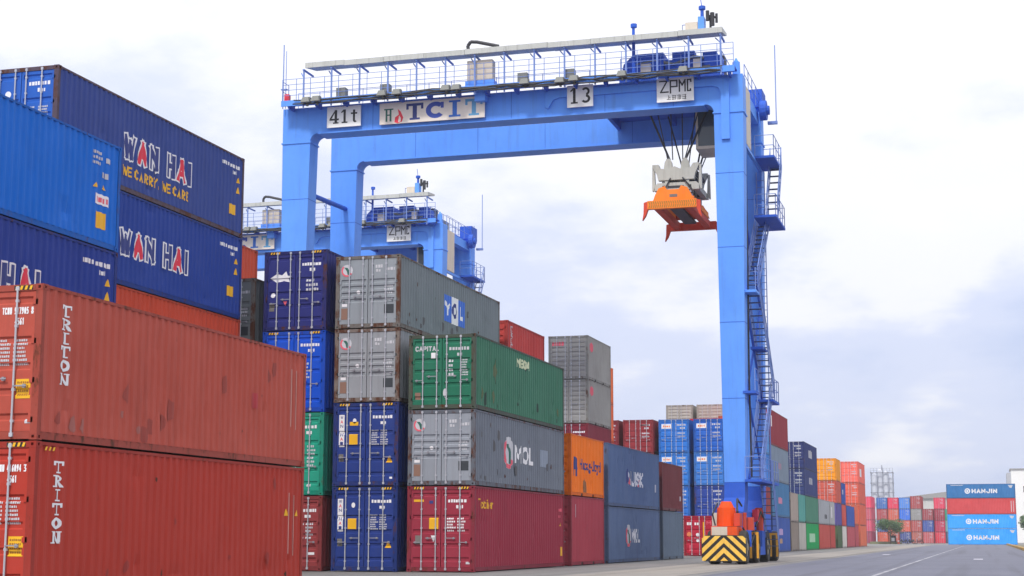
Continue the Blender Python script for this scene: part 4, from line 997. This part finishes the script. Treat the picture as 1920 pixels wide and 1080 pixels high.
    def st(pts, t=.07):
        for a, b in zip(pts, pts[1:]):
            dx, dy = b[0] - a[0], b[1] - a[1]; l = math.hypot(dx, dy); ex, ey = dx / l * t / 2, dy / l * t / 2; nx, ny = -ey, ex
            p.poly([(a[0] - ex + nx, a[1] - ey + ny), (a[0] - ex - nx, a[1] - ey - ny), (b[0] + ex - nx, b[1] + ey - ny), (b[0] + ex + nx, b[1] + ey + ny)])
    st([(20.0, 23.1), (20.36, 23.1), (20.04, 22.55), (20.4, 22.55)]); st([(20.52, 22.5), (20.52, 23.1), (20.84, 23.1), (20.84, 22.8), (20.52, 22.8)]); st([(20.96, 22.55), (20.96, 23.1), (21.1, 22.85), (21.24, 23.1), (21.24, 22.55)]); st([(21.5, 22.62), (21.5, 22.55), (21.36, 22.55), (21.36, 23.1), (21.52, 23.1), (21.52, 23.0)])
    for q, k in ((20.35, 0), (20.6, 1), (20.85, 2), (21.1, 3)):      # four small characters
        if k == 0: st([(q + .08, 22.36), (q + .08, 22.18)], .03); st([(q, 22.18), (q + .18, 22.18)], .03); st([(q + .08, 22.28), (q + .16, 22.28)], .03)
        else:
            st([(q, 22.35), (q + .18, 22.35)], .025); st([(q, 22.26), (q + .18, 22.26)], .025); st([(q, 22.17), (q + .18, 22.17)], .025); st([(q + .05 * k - .01, 22.38), (q + .05 * k - .01, 22.15)], .03)
            st([(q + .15, 22.35), (q + .15, 22.17)], .025)
    sign_print(s, p, M_BLACK)
    # masts and aerials
    mb = MB(); mb.tube((.1, -.3, 23.2), (.1, -.3, 26.65), .03, 5); mb.tube((.25, -.3, 23.2), (.25, -.3, 26.3), .02, 5); mb.box(.0, .35, -.4, -.2, 24.2, 24.24); mb.build('lightning_mast', CBH, c)
    MB().box(.35, .6, -.7, -.45, 23.5, 23.85).build('warning_lamp', M_RED, c)
    mb = MB(); mb.tube((18.72, -.2, 23.4), (18.72, -.2, 25.95), .10, 8, .07); mb.tube((18.74, -.2, 25.95), (18.74, -.2, 26.12), .16, 8); mb.build('exhaust_pipe', CBD, c)
    mb = MB(); mb.tube((24.75, 7.0, 22.6), (24.75, 7.0, 26.7), .03, 5); mb.box(24.3, 24.8, 6.9, 7.1, 22.45, 22.6); mb.build('lightning_mast', CBH, c)
    mb = MB(); mb.tube((CW - .35, .4, 23.25), (CW - .35, .4, 23.95), .2, 8, .18).tube((CW - .35, .4, 23.95), (CW - .35, .4, 24.15), .13, 8, .03); mb.build('end_post', CB, c)
    # hoist trolley on the girders with machinery
    t = MB().box(17.9, 23.0, .2, 1.0, 23.30, 23.5).box(17.9, 23.0, 6.55, 7.4, 23.30, 23.5).box(16.4, 23.3, 1.06, 6.49, 23.0, 23.36).box(16.4, 16.6, 1.06, 6.49, 22.6, 23.0).box(19.4, 19.6, 1.06, 6.49, 22.6, 23.0).box(22.9, 23.1, 1.06, 6.49, 22.6, 23.0).build('trolley_frame', CBD, c)
    mb = MB(); mb.prism([(17.95, 23.5), (20.1, 23.5), (20.1, 24.72), (18.6, 24.72), (18.1, 24.25)], .3, 3.2); mb.build('engine_housing', CBD, t)
    MB().box(20.15, 22.95, .45, 1.15, 23.5, 24.35).box(20.5, 21.6, .5, 1.1, 24.35, 24.75).box(22.0, 22.7, .5, 1.1, 24.35, 24.6).build('machine_house', CBD, t)
    mb = MB(); mb.tube((19.9, 1.6, 24.0), (22.6, 1.6, 24.0), .42, 14).tube((20.2, 1.6, 24.0), (20.25, 1.6, 24.0), .5, 14); mb.build('hoist_drum', CBD, t)
    MB().box(20.2, 21.4, 3.6, 5.4, 23.5, 24.7).box(21.7, 22.7, 3.4, 5.2, 23.5, 24.3).build('motor', LAMP_G, t)
    mb = MB(); mb.box(22.1, 22.9, .3, 1.1, 23.5, 24.35).tube((21.2, .6, 23.5), (21.2, .6, 24.45), .16, 8).tube((20.5, .7, 23.9), (22, .7, 23.9), .12, 8); mb.build('gear_box', CBD, t)
    mb = MB(); mb.path([(18.6, .35, 24.2), (19.6, .35, 24.35), (20.6, .4, 24.1), (21.6, .35, 24.4), (22.6, .4, 24.2)], .07, 6).path([(19.0, .3, 23.8), (20.4, .3, 23.7), (22.4, .3, 23.85)], .06, 6); mb.build('pipework', LAMP_G, t)
    MB().box(19.0, 19.5, .1, .4, 23.5, 24.15).box(21.6, 21.95, .1, .4, 23.5, 24.2).build('valve_box', CREAM, t)
    MB().box(18.3, 19.9, 3.4, 6.2, 23.5, 24.6).build('generator', CBD, t)
    mb = MB(); mb.tube((20.6, 2.6, 23.5), (20.6, 2.6, 24.9), .2, 8).tube((22.3, 2.4, 23.5), (22.3, 2.4, 24.7), .14, 8).box(22.35, 22.95, 1.2, 2.0, 23.5, 24.6); mb.build('air_duct', M_DARK, t)
    mb = MB(); rail_run(mb, 18.0, 23.0, .12, 23.5, 1.0, 1.0); rail_run_y(mb, .2, 7.3, 23.0, 23.5, 1.0); mb.build('railing', CBH, t)
    MB().box(21.28, 21.88, -.1, .45, 25.4, 26.0).build('roof_box', CREAM, c); MB().box(21.9, 22.2, -.1, .45, 25.4, 26.25).build('roof_box', CB, c)
    mb = MB(); mb.tube((22.1, 0, 25.42), (22.1, 0, 26.62), .1, 8, .08).tube((22.1, 0, 26.62), (22.1, 0, 26.78), .17, 8).tube((22.1, 0, 26.7), (22.02, 0, 27.3), .02, 5); mb.build('exhaust_pipe', CBD, c)
    mb = MB(); mb.tube((22.5, 0, 25.42), (22.5, 0, 26.3), .06, 6).tube((22.38, -.1, 26.0), (22.38, -.1, 26.5), .09, 8).tube((22.6, -.05, 25.75), (22.6, -.05, 26.4), .11, 8).tube((22.8, 0, 25.9), (22.8, 0, 26.35), .07, 6).box(22.3, 22.85, -.08, .1, 26.15, 26.22); mb.build('winch', M_DARK, c)
    mb = MB()
    for i in range(2): mb.tube((21.1, .1, 25.35), (21.1, .1, 25.95), .018, 5).tube((21.1, .1, 25.95), (21.35, .1, 25.95), .018, 5)
    mb.build('roof_rail', CBH, c)
    # operator cab hanging under the trolley
    cab = MB().box(21.35, 22.75, 2.0, 2.06, 20.15, 22.5).box(21.35, 22.75, 3.9, 3.96, 20.15, 22.5).box(21.35, 22.75, 2.06, 3.9, 22.35, 22.5).box(21.35, 22.75, 2.06, 3.9, 20.15, 20.28).box(22.69, 22.75, 2.06, 3.9, 20.28, 22.35).build('operator_cab', CREAM, c)
    MB().box(21.36, 21.40, 2.06, 3.9, 20.7, 22.35).build('window', GLASS, cab); MB().box(21.47, 22.66, 1.975, 1.998, 20.3, 22.4).build('window', GLASS, cab)
    MB().box(21.36, 22.6, 2.1, 3.8, 20.28, 20.7).build('console', CLOSED, cab)
    # electrical house and stair tower on the right-hand side
    MB().box(22.7, 23.985, 1.12, 2.7, 20.05, 23.0).build('electrical_house', CREAM, c, bevel=.02)
    MB().box(CW - .16, CW - .01, 1.0, 6.5, 19.85, 20.0).build('side_beam', CB, c)
    MB().tube((CW + .02, 6.2, 23.0), (CW + .36, 6.2, 23.0), .52, 16).tube((CW + .36, 6.2, 23.0), (CW + .5, 6.2, 23.0), .24, 12).build('cable_reel', CBD, c)
    MB().box(23.2, CW + .12, 6.3, 7.7, 23.25, 24.2).build('cable_box', CBD, c)
    mb = MB(); rail_run_y(mb, 1.0, 6.4, CW - .05, 23.0, 1.0); mb.build('railing', CBH, c)
    platform(c, 23.95, 24.95, 4.0, 7.1, 20.1, 'XyY', CBD); platform(c, 23.95, 25.05, 3.4, 7.2, 16.95, 'XyY', CBD)
    stair(c, 24.42, 24.98, 6.7, 20.1, 4.6, 16.95, 8)
    stair(c, 23.80, 24.36, 6.0, 16.95, 1.2, 13.0, 14)
    platform(c, 23.62, 24.4, .2, 1.5, 12.75, 'XY', CB)
    stair(c, 23.80, 24.40, 1.3, 12.75, 6.3, 8.0, 17)
    platform(c, 23.62, 24.5, 5.0, 7.4, 7.95, 'XY', CBD); platform(c, 23.7, 24.3, .0, 1.2, 7.95, 'X', CBD)
    stair(c, 23.76, 24.32, 5.7, 7.95, 1.3, 3.85, 14)
    platform(c, 23.72, 24.5, -.1, 6.4, 3.84, 'Xy', CBD)
    stair(c, 23.95, 24.55, 3.4, 3.84, 5.4, .6, 10)
    # caged service ladder and cable run beside the stair tower
    lad = MB().tube((23.72, 6.42, 3.9), (23.72, 6.42, 19.8), .03, 5).tube((24.12, 6.42, 3.9), (24.12, 6.42, 19.8), .03, 5).build('service_ladder', CBH, c)
    rm = None
    for i in range(44):
        if rm is None: rm = MB().tube((23.72, 6.42, 0), (24.12, 6.42, 0), .018, 5).build('rung', CBH, lad, (0, 0, 4.1)).data
        else: put('rung', rm, lad, (0, 0, 4.1 + i * .355))
    MB().path([(23.9, .98, 4.0), (23.86, 1.06, 9), (23.9, 1.1, 14), (23.92, 1.1, 20.0)], .05, 6).build('cable_run', M_DARK, c)
    platform(c, 23.7, 24.3, 2.9, 4.6, 10.35, '', CBD)
    for z0_, z1_ in ((12.6, 8.0), (8.0, 3.9), (17.0, 12.8)): MB().tube((23.75, 1.05, z0_), (23.75, 6.45, z1_), .06, 6).tube((23.75, 1.05, z1_), (23.75, 6.45, z0_), .06, 6).build('lattice_brace', CBD, c)
    # wheel trucks
    CH = paint('chevron_yellow', (240, 194, 96), rust=.25, streak=.4, scale=3)
    wheel_me = rim_me = None
    for s, xo in ((0, .05), (1, 22.25)):
        xc = xo + .9
        MB().box(xc - .5, xc + .5, -1.6, 9.6, 1.55, 2.35).build('sill_beam', CBD, c)
        for k, y in enumerate((0.5, 7.0)):
            MB().frustum((xc - .52, xc + .5, y - .75, y + .6, 2.35), (xc - .42, xc + .55, y - .5, y + .5, 3.0)).frustum((xc - .42, xc + .55, y - .5, y + .5, 3.0), (xc - .40, xc + .56, y - .46, y + .46, 3.71)).build('leg_foot', CBD, c)
        for k, (y, flip) in enumerate(((-1.75, -1), (1.9, 1), (5.6, -1), (9.2, 1))):
            tk = MB().box(xc - .62, xc + .62, y - .3, y + .3, .55, 1.55).build('wheel_truck', CBD if k % 2 else ORANGE, c)
            for xw in (-.62, .62):
                if wheel_me is None:
                    mb = MB(); prof = [(-.24, .46), (-.25, .70), (-.17, .76), (.17, .76), (.25, .70), (.24, .46)]
                    n = 22; vs = []; fs = []
                    for i in range(n):
                        a = 2 * PI * i / n
                        for px, pr in prof: vs.append((px, pr * math.cos(a), pr * math.sin(a)))
                    for i in range(n):
                        for j in range(len(prof)):
                            a0, a1 = i * 6 + j, i * 6 + (j + 1) % 6; b0, b1 = ((i + 1) % n) * 6 + j, ((i + 1) % n) * 6 + (j + 1) % 6; fs.append((a0, a1, b1, b0))
                    w = mb.add(vs, fs).build('wheel', M_RUBBER, c); wheel_me = w.data
                    r_ = MB().tube((-.2, 0, 0), (.2, 0, 0), .465, 16).tube((.2, 0, 0), (.27, 0, 0), .16, 10).build('rim', plain('rim_grey', (150, 140, 120)), w); rim_me = r_.data
                else: w = put('wheel', wheel_me, c); r_ = put('rim', rim_me, w)
                w.location = (xc + xw, y, .745)
            if k in (1, 3):
                mb = MB()
                for xg in (xc + .30, xc + .62, xc + .94): mb.box(xg - .05, xg + .05, y - .86, y - .80, .22, 1.42)
                mb.box(xc - .9, xc + .98, y - .84, y - .78, 1.30, 1.42); mb.build('wheel_guard', plain('guard_yellow', (222, 160, 40)), c)
        # chevron bumper plate in front of the leading wheels
        y = -3.2; bx0, bx1 = xc - .98, xc + 1.02
        bp_ = MB().prism([(bx0 + .12, .12), (bx1 - .08, .12), (bx1, .3), (bx1, 1.08), (bx1 - .14, 1.27), (bx0 + .18, 1.27), (bx0, 1.08), (bx0, .3)], y, y + .12).build('bumper', M_BLACK, c)
        bm = bmesh.new(); cx = (bx0 + bx1) / 2; lay = 0
        for v0 in (-1.05, -.62, -.19, .24, .67, 1.1):
            for sg in (-1, 1):
                P = [(cx, v0 + .62), (cx, v0 + .86), (cx + sg * 1.05, v0 - .12), (cx + sg * 1.05, v0 - .36)]
                P = [(a, b + .5) for a, b in P]
                bv = [bm.verts.new((a, y - .004, b)) for a, b in P]; bm.faces.new(bv)
        for co, no in (((0, 0, .15), (0, 0, -1)), ((0, 0, 1.24), (0, 0, 1)), ((bx0 + .03, 0, 0), (-1, 0, 0)), ((bx1 - .03, 0, 0), (1, 0, 0))):
            bmesh.ops.bisect_plane(bm, geom=list(bm.verts) + list(bm.edges) + list(bm.faces), plane_co=co, plane_no=no, clear_outer=True)
        me = bpy.data.meshes.new('chevron_stripes'); bm.to_mesh(me); bm.free(); me.materials.append(CH); put('chevron_stripes', me, bp_)
        MB().box(xc - .4, xc + .4, y + .12, -2.5, .5, .9).build('bumper_arm', M_DARK, c)
        MB().tube((bx0 + .1, y + .06, 1.2), (bx0 + .1, y + .06, 1.85), .03, 6).build('marker_post', M_YEL, c)
        MB().tube((xc - .05, -1.8, 1.68), (xc - .05, -1.8, 2.5), .46, 14, .42).tube((xc - .05, -1.8, 2.5), (xc - .05, -1.8, 2.78), .36, 14, .22).build('steering_motor', ORANGE, c)
        MB().path([(xc + .35, -2.1, 1.7), (xc + .5, -2.2, 2.3), (xc + .42, -1.6, 2.9), (xc + .5, -.8, 2.6)], .05, 6).path([(xc - .5, -2.2, 1.7), (xc - .62, -2.2, 2.2), (xc - .5, -1.5, 2.7)], .04, 6).build('hydraulic_hose', M_DARK, c)
        MB().box(xc + .36, xc + .62, -2.3, -1.5, 1.68, 2.25).build('valve_block', SPRR, c)
        MB().box(xc - .62, xc + .55, -2.75, -1.2, 1.2, 1.66).build('gear_housing', ORANGE, c)
        MB().box(xc - .58, xc + .12, -2.80, -2.76, 1.24, 1.64).build('junction_cover', CREAM, c)
        MB().box(xc + .2, xc + .75, -.9, .2, 1.0, 1.5).tube((xc + .5, -.4, 1.5), (xc + .5, -.4, 2.3), .16, 8).tube((xc + .62, 4.2, 1.5), (xc + .62, 4.2, 2.6), .2, 8).build('hydraulic_unit', SPRR, c)
        MB().box(xc - .2, xc + .8, 2.9, 4.9, .35, 1.5).build('battery_box', CBD, c)
        for y in (-1.75, 1.9, 5.6, 9.2): MB().tube((xc + .1, y - .55, 1.2), (xc + .1, y - .28, 1.2), .2, 10).tube((xc + .1, y - .8, 1.2), (xc + .1, y - .55, 1.2), .14, 10).build('drive_motor', M_DARK, c)
        MB().path([(xc + .6, -1.2, 1.6), (xc + .8, -.6, 1.1), (xc + .75, .3, .9), (xc + .8, 1.0, 1.3), (xc + .7, 1.5, 1.7)], .045, 6).build('cable_loop', M_DARK, c)
        MB().path([(xc + .7, 2.2, 1.7), (xc + .85, 3.2, 2.4), (xc + .8, 4.4, 2.1), (xc + .75, 5.4, 1.7)], .045, 6).build('cable_loop', M_DARK, c)
        MB().box(xc + .55, xc + .82, .55, .95, 1.5, 2.1).build('control_box', SPRR, c)
        MB().box(xc + .52, xc + .78, 2.5, 2.9, 1.9, 2.5).build('control_box', M_RED, c)
        MB().box(xc - .9, xc + .95, -1.05, -1.0, .75, 1.5).box(xc - .9, xc + .95, 2.7, 2.75, .75, 1.5).build('mudguard', CBD, c)
        MB().box(xc - .95, xc - .7, -.3, .3, 1.7, 2.3).build('control_box', CREAM, c)
    # hoist ropes down to the head block
    for (x0, y0, x1, y1, r_) in ((18.7, 2.0, 20.1, 1.6, .055), (19.3, 1.8, 20.0, 1.6, .03), (22.3, 2.1, 20.9, 1.6, .055), (21.8, 1.9, 20.85, 1.6, .03), (20.1, 1.9, 20.25, 1.6, .03), (20.7, 1.9, 20.75, 1.6, .03),
                             (19.4, 4.6, 20.3, 4.2, .04), (20.9, 4.8, 20.55, 4.2, .03), (21.5, 4.9, 21.0, 4.2, .05), (22.6, 4.5, 21.2, 4.2, .03), (22.0, 4.7, 21.1, 4.25, .05)):
        MB().tube((x0, y0, 23.0), (x1, y1, 19.6), r_, 5).build('hoist_rope', M_DARK, c)
    return c
crane = make_crane()
tag(crane, 'large blue gantry crane numbered 13 spanning the container rows', 'gantry crane', 'blue gantry cranes')
crane2 = copy_tree(crane, None, skip=('number_board', 'hoist_rope')); crane2.location = (-34.35 - 25.8, 75 + 31.3, 0)
tag(crane2, 'second blue gantry crane farther back, seen between the legs of the near one', 'gantry crane', 'blue gantry cranes')

# ------------------------------------------------------------------ spreader hanging from the crane
def make_spreader():
    s = empty('spreader', (-13.9, 75.1, 16.75)); x = 1.2
    for y in (0.0, 5.8):
        e_ = MB().box(-x, x, y, y + .26, .12, .52).build('end_beam', SPRO if y == 0 else SPRR, s)
        if y == 0:
            p = Print()
            for i in range(22): u = -x + .05 + i * .107; p.poly([(u, .16), (u + .05, .16), (u + .1, .31), (u + .05, .31)]); p.poly([(u + .05, .33), (u + .1, .33), (u + .05, .48), (u, .48)])
            p.build('hazard_stripes', plain('spreader_stripe', (150, 110, 20)), e_, lambda a, b, o: (a, y - o, b))
        for sx in (-1, 1):
            a = sx * x
            MB().prism([(a, .5), (a + sx * .18, .45), (a + sx * .2, -.1), (a + sx * .26, -.42), (a + sx * .1, -.2), (a - sx * .02, .12)], y + .02, y + .24).build('corner_guide', SPRR, s)
    for sx in (-1, 1):
        xa, xb = sorted((sx * .62, sx * .95)); MB().box(xa, xb, .26, 5.8, .16, .48).build('long_beam', SPRR, s)
    MB().box(-.3, .3, .6, 5.2, .3, .42).build('cylinder_tray', M_DARK, s)
    mb = MB(); mb.prism([(-1.0, .52), (1.0, .52), (.88, .85), (.7, 1.18), (.4, 1.28), (.3, 1.1), (-.3, 1.1), (-.4, 1.28), (-.7, 1.18), (-.88, .85)], .3, .55); mb.build('main_frame', SPRO, s)
    mb = MB(); mb.prism([(-1.0, .52), (1.0, .52), (.88, .85), (.7, 1.18), (-.7, 1.18), (-.88, .85)], 4.9, 5.15); mb.build('main_frame', SPRR, s)
    for sx in (-1, 1):
        xa, xb = sorted((sx * .7, sx * .98)); MB().box(xa, xb, .55, 4.9, .5, .78).build('main_beam', SPRO, s)
    MB().box(-.16, .22, .285, .298, .72, .86).build('maker_plate', M_PLATE, s)
    # grey head block: two end frames on longitudinal beams
    for y in (1.4, 3.9):
        mb = MB()
        mb.prism([(-1.22, 2.62), (-.9, 2.62), (-.82, 2.42), (-.45, 2.36), (-.1, 2.5), (.2, 2.36), (.7, 2.42), (.82, 2.62), (1.12, 2.62), (1.1, 2.5), (.92, 2.1), (.86, 1.82), (-.92, 1.82), (-.98, 2.1), (-1.2, 2.5)], y, y + .3)
        mb.prism([(-1.12, 1.3), (1.12, 1.3), (1.1, 1.56), (.95, 1.68), (-.95, 1.68), (-1.1, 1.56)], y, y + .34)
        for sx in (-1, 1): mb.prism([(sx * 1.22, 2.55), (sx * 1.12, 2.55), (sx * 1.08, 1.6), (sx * 1.18, 1.3), (sx * 1.24, 1.32)], y + .05, y + .25); mb.box(sx * .5 - .1, sx * .5 + .1, y + .05, y + .25, 1.66, 1.84)
        mb.build('head_block', GREYH, s)
        for xx in (-.42, .42): MB().prism([(xx - .24, 2.3), (xx + .24, 2.3), (xx + .18, 2.72), (xx + .08, 2.9), (xx - .08, 2.9), (xx - .18, 2.72)], y + .05, y + .22).tube((xx, y + .22, 2.62), (xx, y + .3, 2.62), .17, 12).build('rope_bracket', GREYH, s)
        p = MB().box(-.45, .35, y - .012, y - .001, 1.40, 1.52).box(-.72, -.58, y - .012, y - .001, 1.40, 1.54).box(.58, .72, y - .012, y - .001, 1.40, 1.54); p.build('slot_panel', M_DARK, s)
    for sx in (-1, 1):
        xa, xb = sorted((sx * .78, sx * 1.05)); MB().box(xa, xb, 1.7, 3.9, 1.34, 1.62).build('head_beam', GREYH, s)
    MB().box(-.5, .5, 1.8, 3.7, 1.15, 1.75).build('cable_basket', M_DARK, s)
    MB().box(-.7, -.2, 1.9, 3.4, 1.76, 2.3).box(.1, .75, 2.1, 3.6, 1.76, 2.15).tube((.9, 1.8, 2.2), (.9, 3.8, 2.2), .12, 8).build('hydraulic_pack', M_DARK, s)
    MB().path([(.3, 1.35, 1.9), (.7, 1.3, 1.4), (.9, .9, 1.0), (.6, .4, .9)], .04, 6).path([(-.3, 1.35, 1.9), (-.6, 1.3, 1.3), (-.9, .8, .95)], .035, 6).build('hydraulic_hose', M_DARK, s)
    mb = MB()
    for xx in (-.7, .7):
        for y in (1.5, 4.1): mb.tube((xx, y, .8), (xx, y, 1.32), .09, 6)
    mb.build('twist_lock', M_STEEL, s)
    return tag(s, 'orange container spreader with grey head block hanging on ropes from the near crane', 'spreader')
make_spreader()

# ------------------------------------------------------------------ far end of the yard
WALL = plain('warehouse_wall', (196, 196, 192), .8); ROOFM = plain('warehouse_roof', (150, 148, 146), .7)
def warehouse(lab, x0, x1, y0, y1, h, ridge):
    o = empty('warehouse', (x0, y0, 0)); tag(o, lab, 'warehouse')
    w, d = x1 - x0, y1 - y0
    MB().box(0, w, 0, d, -.02, h).build('wall', WALL, o)
    MB().prism([(-.8, h), (w + .8, h), (w + .8, h + .3), (w / 2, ridge), (-.8, h + .3)], -.6, d + .6).build('roof', ROOFM, o)
    for i in range(int(w / 5)): MB().box(1.5 + i * 5, 4 + i * 5, -.05, -.005, 5, 7).build('window', M_DARK, o)
    return o
warehouse('long grey warehouse with low roof behind the far end rank', -22, 34, 470, 510, 12.2, 16.0)
warehouse('grey warehouse farther back left of the far silo tower', -110, -30, 500, 540, 8.5, 10.5)
b = empty('white_building', (7.0, 455, 0)); tag(b, 'tall plain white building at the right edge behind the side-on stack', 'building')
MB().box(0, 16, 0, 14, -.02, 19.4).build('wall', plain('white_wall', (244, 242, 236), .8), b); MB().box(-1.1, -.004, 0, 14, -.02, 18.6).build('stair_shaft', plain('grey_wall', (176, 178, 184), .8), b); MB().box(-.3, 16.3, -.3, 14.3, 19.402, 19.7).build('roof', ROOFM, b)
MB().box(4, 4.8, 3, 3.8, 19.7, 21.2).build('roof_tank', plain('grey_wall', (176, 178, 184), .8), b)
for i in range(4):
    for j in range(3): MB().box(3 + i * 3.2, 4.4 + i * 3.2, -.05, -.005, 5 + j * 4.2, 6.6 + j * 4.2).build('window', M_DARK, b)
tw = empty('process_tower', (-26.0, 440, 0)); tag(tw, 'grey silo tower with vertical pipes far behind the rank of containers', 'tower')
PT, PD = plain('tower_pale', (206, 210, 220), .6), plain('tower_dark', (150, 153, 166), .6)
for i, (x, y, r, h) in enumerate(((-2.0, 0, .75, 17.6), (-.5, .4, .7, 18.8), (1.0, 0, .75, 18.2), (2.1, .6, .5, 17.0))): MB().tube((x, y, 0), (x, y, h), r, 12).tube((x, y, h), (x, y, h + .8), r, 12, .1).build('silo', PT, tw)
mb = MB()
for x in (-2.8, -1.25, .25, 1.6, 2.8):
    for y in (-1.1, 1.6): mb.box(x - .1, x + .1, y - .1, y + .1, 0, 18.6)
mb.build('frame_column', PD, tw)
for h in (6, 10, 13, 15.5, 18.2): MB().box(-3, 3, -1.2, -1.0, h, h + .22).box(-3, 3, 1.5, 1.7, h, h + .22).box(-3, -2.8, -1, 1.5, h, h + .22).box(2.8, 3, -1, 1.5, h, h + .22).build('frame_beam', PD, tw)
mb = MB(); rail_run(mb, -2.9, 2.9, -1.1, 18.4, 1.1, .8, .04); mb.build('railing', PD, tw)
MB().tube((0, .3, 18.6), (0, .3, 20.4), .35, 8, .1).build('vent_stack', PD, tw)
# tree by the end of the road
def leaf_mat():
    m = bpy.data.materials.new('leaf_green'); m.use_nodes = True; t = m.node_tree; bs = t.nodes['Principled BSDF']; bs.inputs['Roughness'].default_value = .6
    n = t.nodes.new('ShaderNodeTexNoise'); n.inputs['Scale'].default_value = 1.2; tcn = t.nodes.new('ShaderNodeTexCoord'); t.links.new(tcn.outputs['Object'], n.inputs[0])
    r = t.nodes.new('ShaderNodeValToRGB'); r.color_ramp.elements[0].color = (.025, .06, .015, 1); r.color_ramp.elements[1].color = (.09, .17, .04, 1); r.color_ramp.elements[0].position = .35; r.color_ramp.elements[1].position = .7
    t.links.new(n.outputs[0], r.inputs[0]); t.links.new(r.outputs[0], bs.inputs['Base Color']); return m
def tree(lab, x, y, h, rx, seed):
    o = empty('tree', (x, y, 0)); tag(o, lab, 'tree'); r = random.Random(seed); bark = plain('bark', (92, 78, 64), .9)
    mb = MB(); mb.tube((0, 0, -.02), (.05, 0, h * .3), .17, 8, .13).tube((.05, 0, h * .3), (0, .1, h * .6), .13, 7, .08)
    for k in range(7): a = k * 2.4; mb.tube((.04, .02, h * (.28 + .03 * k)), (rx * .7 * math.cos(a), rx * .7 * math.sin(a), h * (.55 + .04 * k)), .07, 5, .02)
    mb.build('trunk', bark, o)
    cl = [(Vector((r.uniform(-.75, .75) * rx, r.uniform(-.7, .7) * rx, h * .62 + r.uniform(-.12, .24) * h)), r.uniform(.4, .75) * rx * .5) for _ in range(60)]
    mb = MB()
    for cpt, cr_ in cl:
        for _ in range(75):
            d = Vector((r.gauss(0, 1), r.gauss(0, 1), r.gauss(0, 1))).normalized() * cr_ * r.uniform(.5, 1) ** .5; p = cpt + Vector((d.x, d.y, d.z * .7))
            if p.z < h * .36: continue
            u_ = Vector((r.gauss(0, 1), r.gauss(0, 1), r.gauss(0, .6))).normalized(); v_ = u_.orthogonal().normalized(); s_ = r.uniform(.09, .17)
            mb.add([p - u_ * s_, p + v_ * s_ * .55, p + u_ * s_, p - v_ * s_ * .55], [(0, 1, 2, 3)])
    me = bpy.data.meshes.new('crown'); me.from_pydata(mb.v, [], mb.f); me.materials.append(leaf_mat() if 'leaf_green' not in bpy.data.materials else bpy.data.materials['leaf_green']); put('crown', me, o)
tree('small dense round green tree at the far end of the road', -18.4, 332, 5.2, 3.0, 3)
tree('dark green tree beyond the kerb at the right edge', 8.6, 330, 6.2, 2.4, 9)
# planter bed under the tree
bed = MB().prism([(-3.2, 0), (3.2, 0), (3.0, .5), (-3.0, .5)], -1.2, 1.2).build('planter_bed', plain('bed_green', (126, 126, 96), .9), None, (-19.6, 337, -.02)); tag(bed, 'low green planter bed under the far tree', 'planter')
co = empty('traffic_cone', (-16.9, 333, 0)); tag(co, 'orange traffic cone beside the far tree', 'cone')
MB().tube((0, 0, .05), (0, 0, 1.05), .28, 12, .05).build('cone', plain('cone_orange', (236, 110, 90), .6), co); MB().box(-.34, .34, -.34, .34, -.012, .05).build('base', M_DARK, co); MB().tube((0, 0, .5), (0, 0, .7), .2, 12, .155).build('band', M_WHITE, co)
sb = empty('sign_box', (-17.95, 333, 0)); tag(sb, 'black notice board with white panel on posts next to the far tree', 'sign')
MB().box(-.62, .62, 0, .08, .35, 1.7).build('board', M_BLACK, sb); MB().box(-.3, .3, -.02, -.004, .55, 1.25).build('panel', M_WHITE, sb)
for sx in (-.5, .5): MB().box(sx - .05, sx + .05, .082, .16, -.02, 1.6).build('post', M_DARK, sb)
def motorbike(lab, x, y, rz, col):
    o = empty('motorbike', (x, y, 0), rz); tag(o, lab, 'motorbike', 'motorbikes parked at the far end')
    for yy in (-.62, .62):
        w = MB()
        for i in range(14):
            a, b_ = 2 * PI * i / 14, 2 * PI * (i + 1) / 14; w.tube((0, yy + .27 * math.cos(a), .3 + .27 * math.sin(a)), (0, yy + .27 * math.cos(b_), .3 + .27 * math.sin(b_)), .045, 5)
        w.build('wheel', M_RUBBER, o)
    m = plain('bike_%d_%d_%d' % col, col, .4)
    MB().prism([(-.55, .45), (.1, .32), (.45, .5), (.5, .95), (.38, .98), (.15, .6), (-.2, .62), (-.75, .78), (-.7, .6)], -.12, .12, 'x').build('body', m, o)
    MB().prism([(-.7, .79), (-.1, .68), (-.05, .78), (-.65, .9)], -.13, .13, 'x').build('seat', M_BLACK, o)
    MB().tube((0, .62, .3), (0, .42, 1.02), .035, 6).tube((-.34, .4, 1.05), (.34, .4, 1.05), .025, 6).build('handlebar', M_STEEL, o)
    MB().box(-.07, .07, .46, .56, .82, .96).build('headlight', M_WHITE, o)
motorbike('dark motorbike parked right of the far orange cone', -15.9, 333, 1.2, (52, 50, 62)); motorbike('black motorbike between the dark one and the maroon one', -14.5, 333.6, 1.0, (40, 40, 46)); motorbike('maroon motorbike parked rightmost at the far end', -12.9, 333, 1.3, (112, 52, 62))

# ------------------------------------------------------------------ light haze over the yard
hz = MB().box(-910, 910, -160, 1510, -1.0, 29.5).build('haze', bpy.data.materials.new('haze_air'))
hm = hz.data.materials[0]; hm.use_nodes = True; hm.node_tree.nodes.clear()
ho = hm.node_tree.nodes.new('ShaderNodeOutputMaterial'); hv = hm.node_tree.nodes.new('ShaderNodeVolumePrincipled')
hv.inputs['Color'].default_value = (.86, .91, 1.0, 1); hv.inputs['Density'].default_value = HAZE_DENSITY; hm.node_tree.links.new(hv.outputs[0], ho.inputs['Volume'])
tag(hz, kind='stuff')
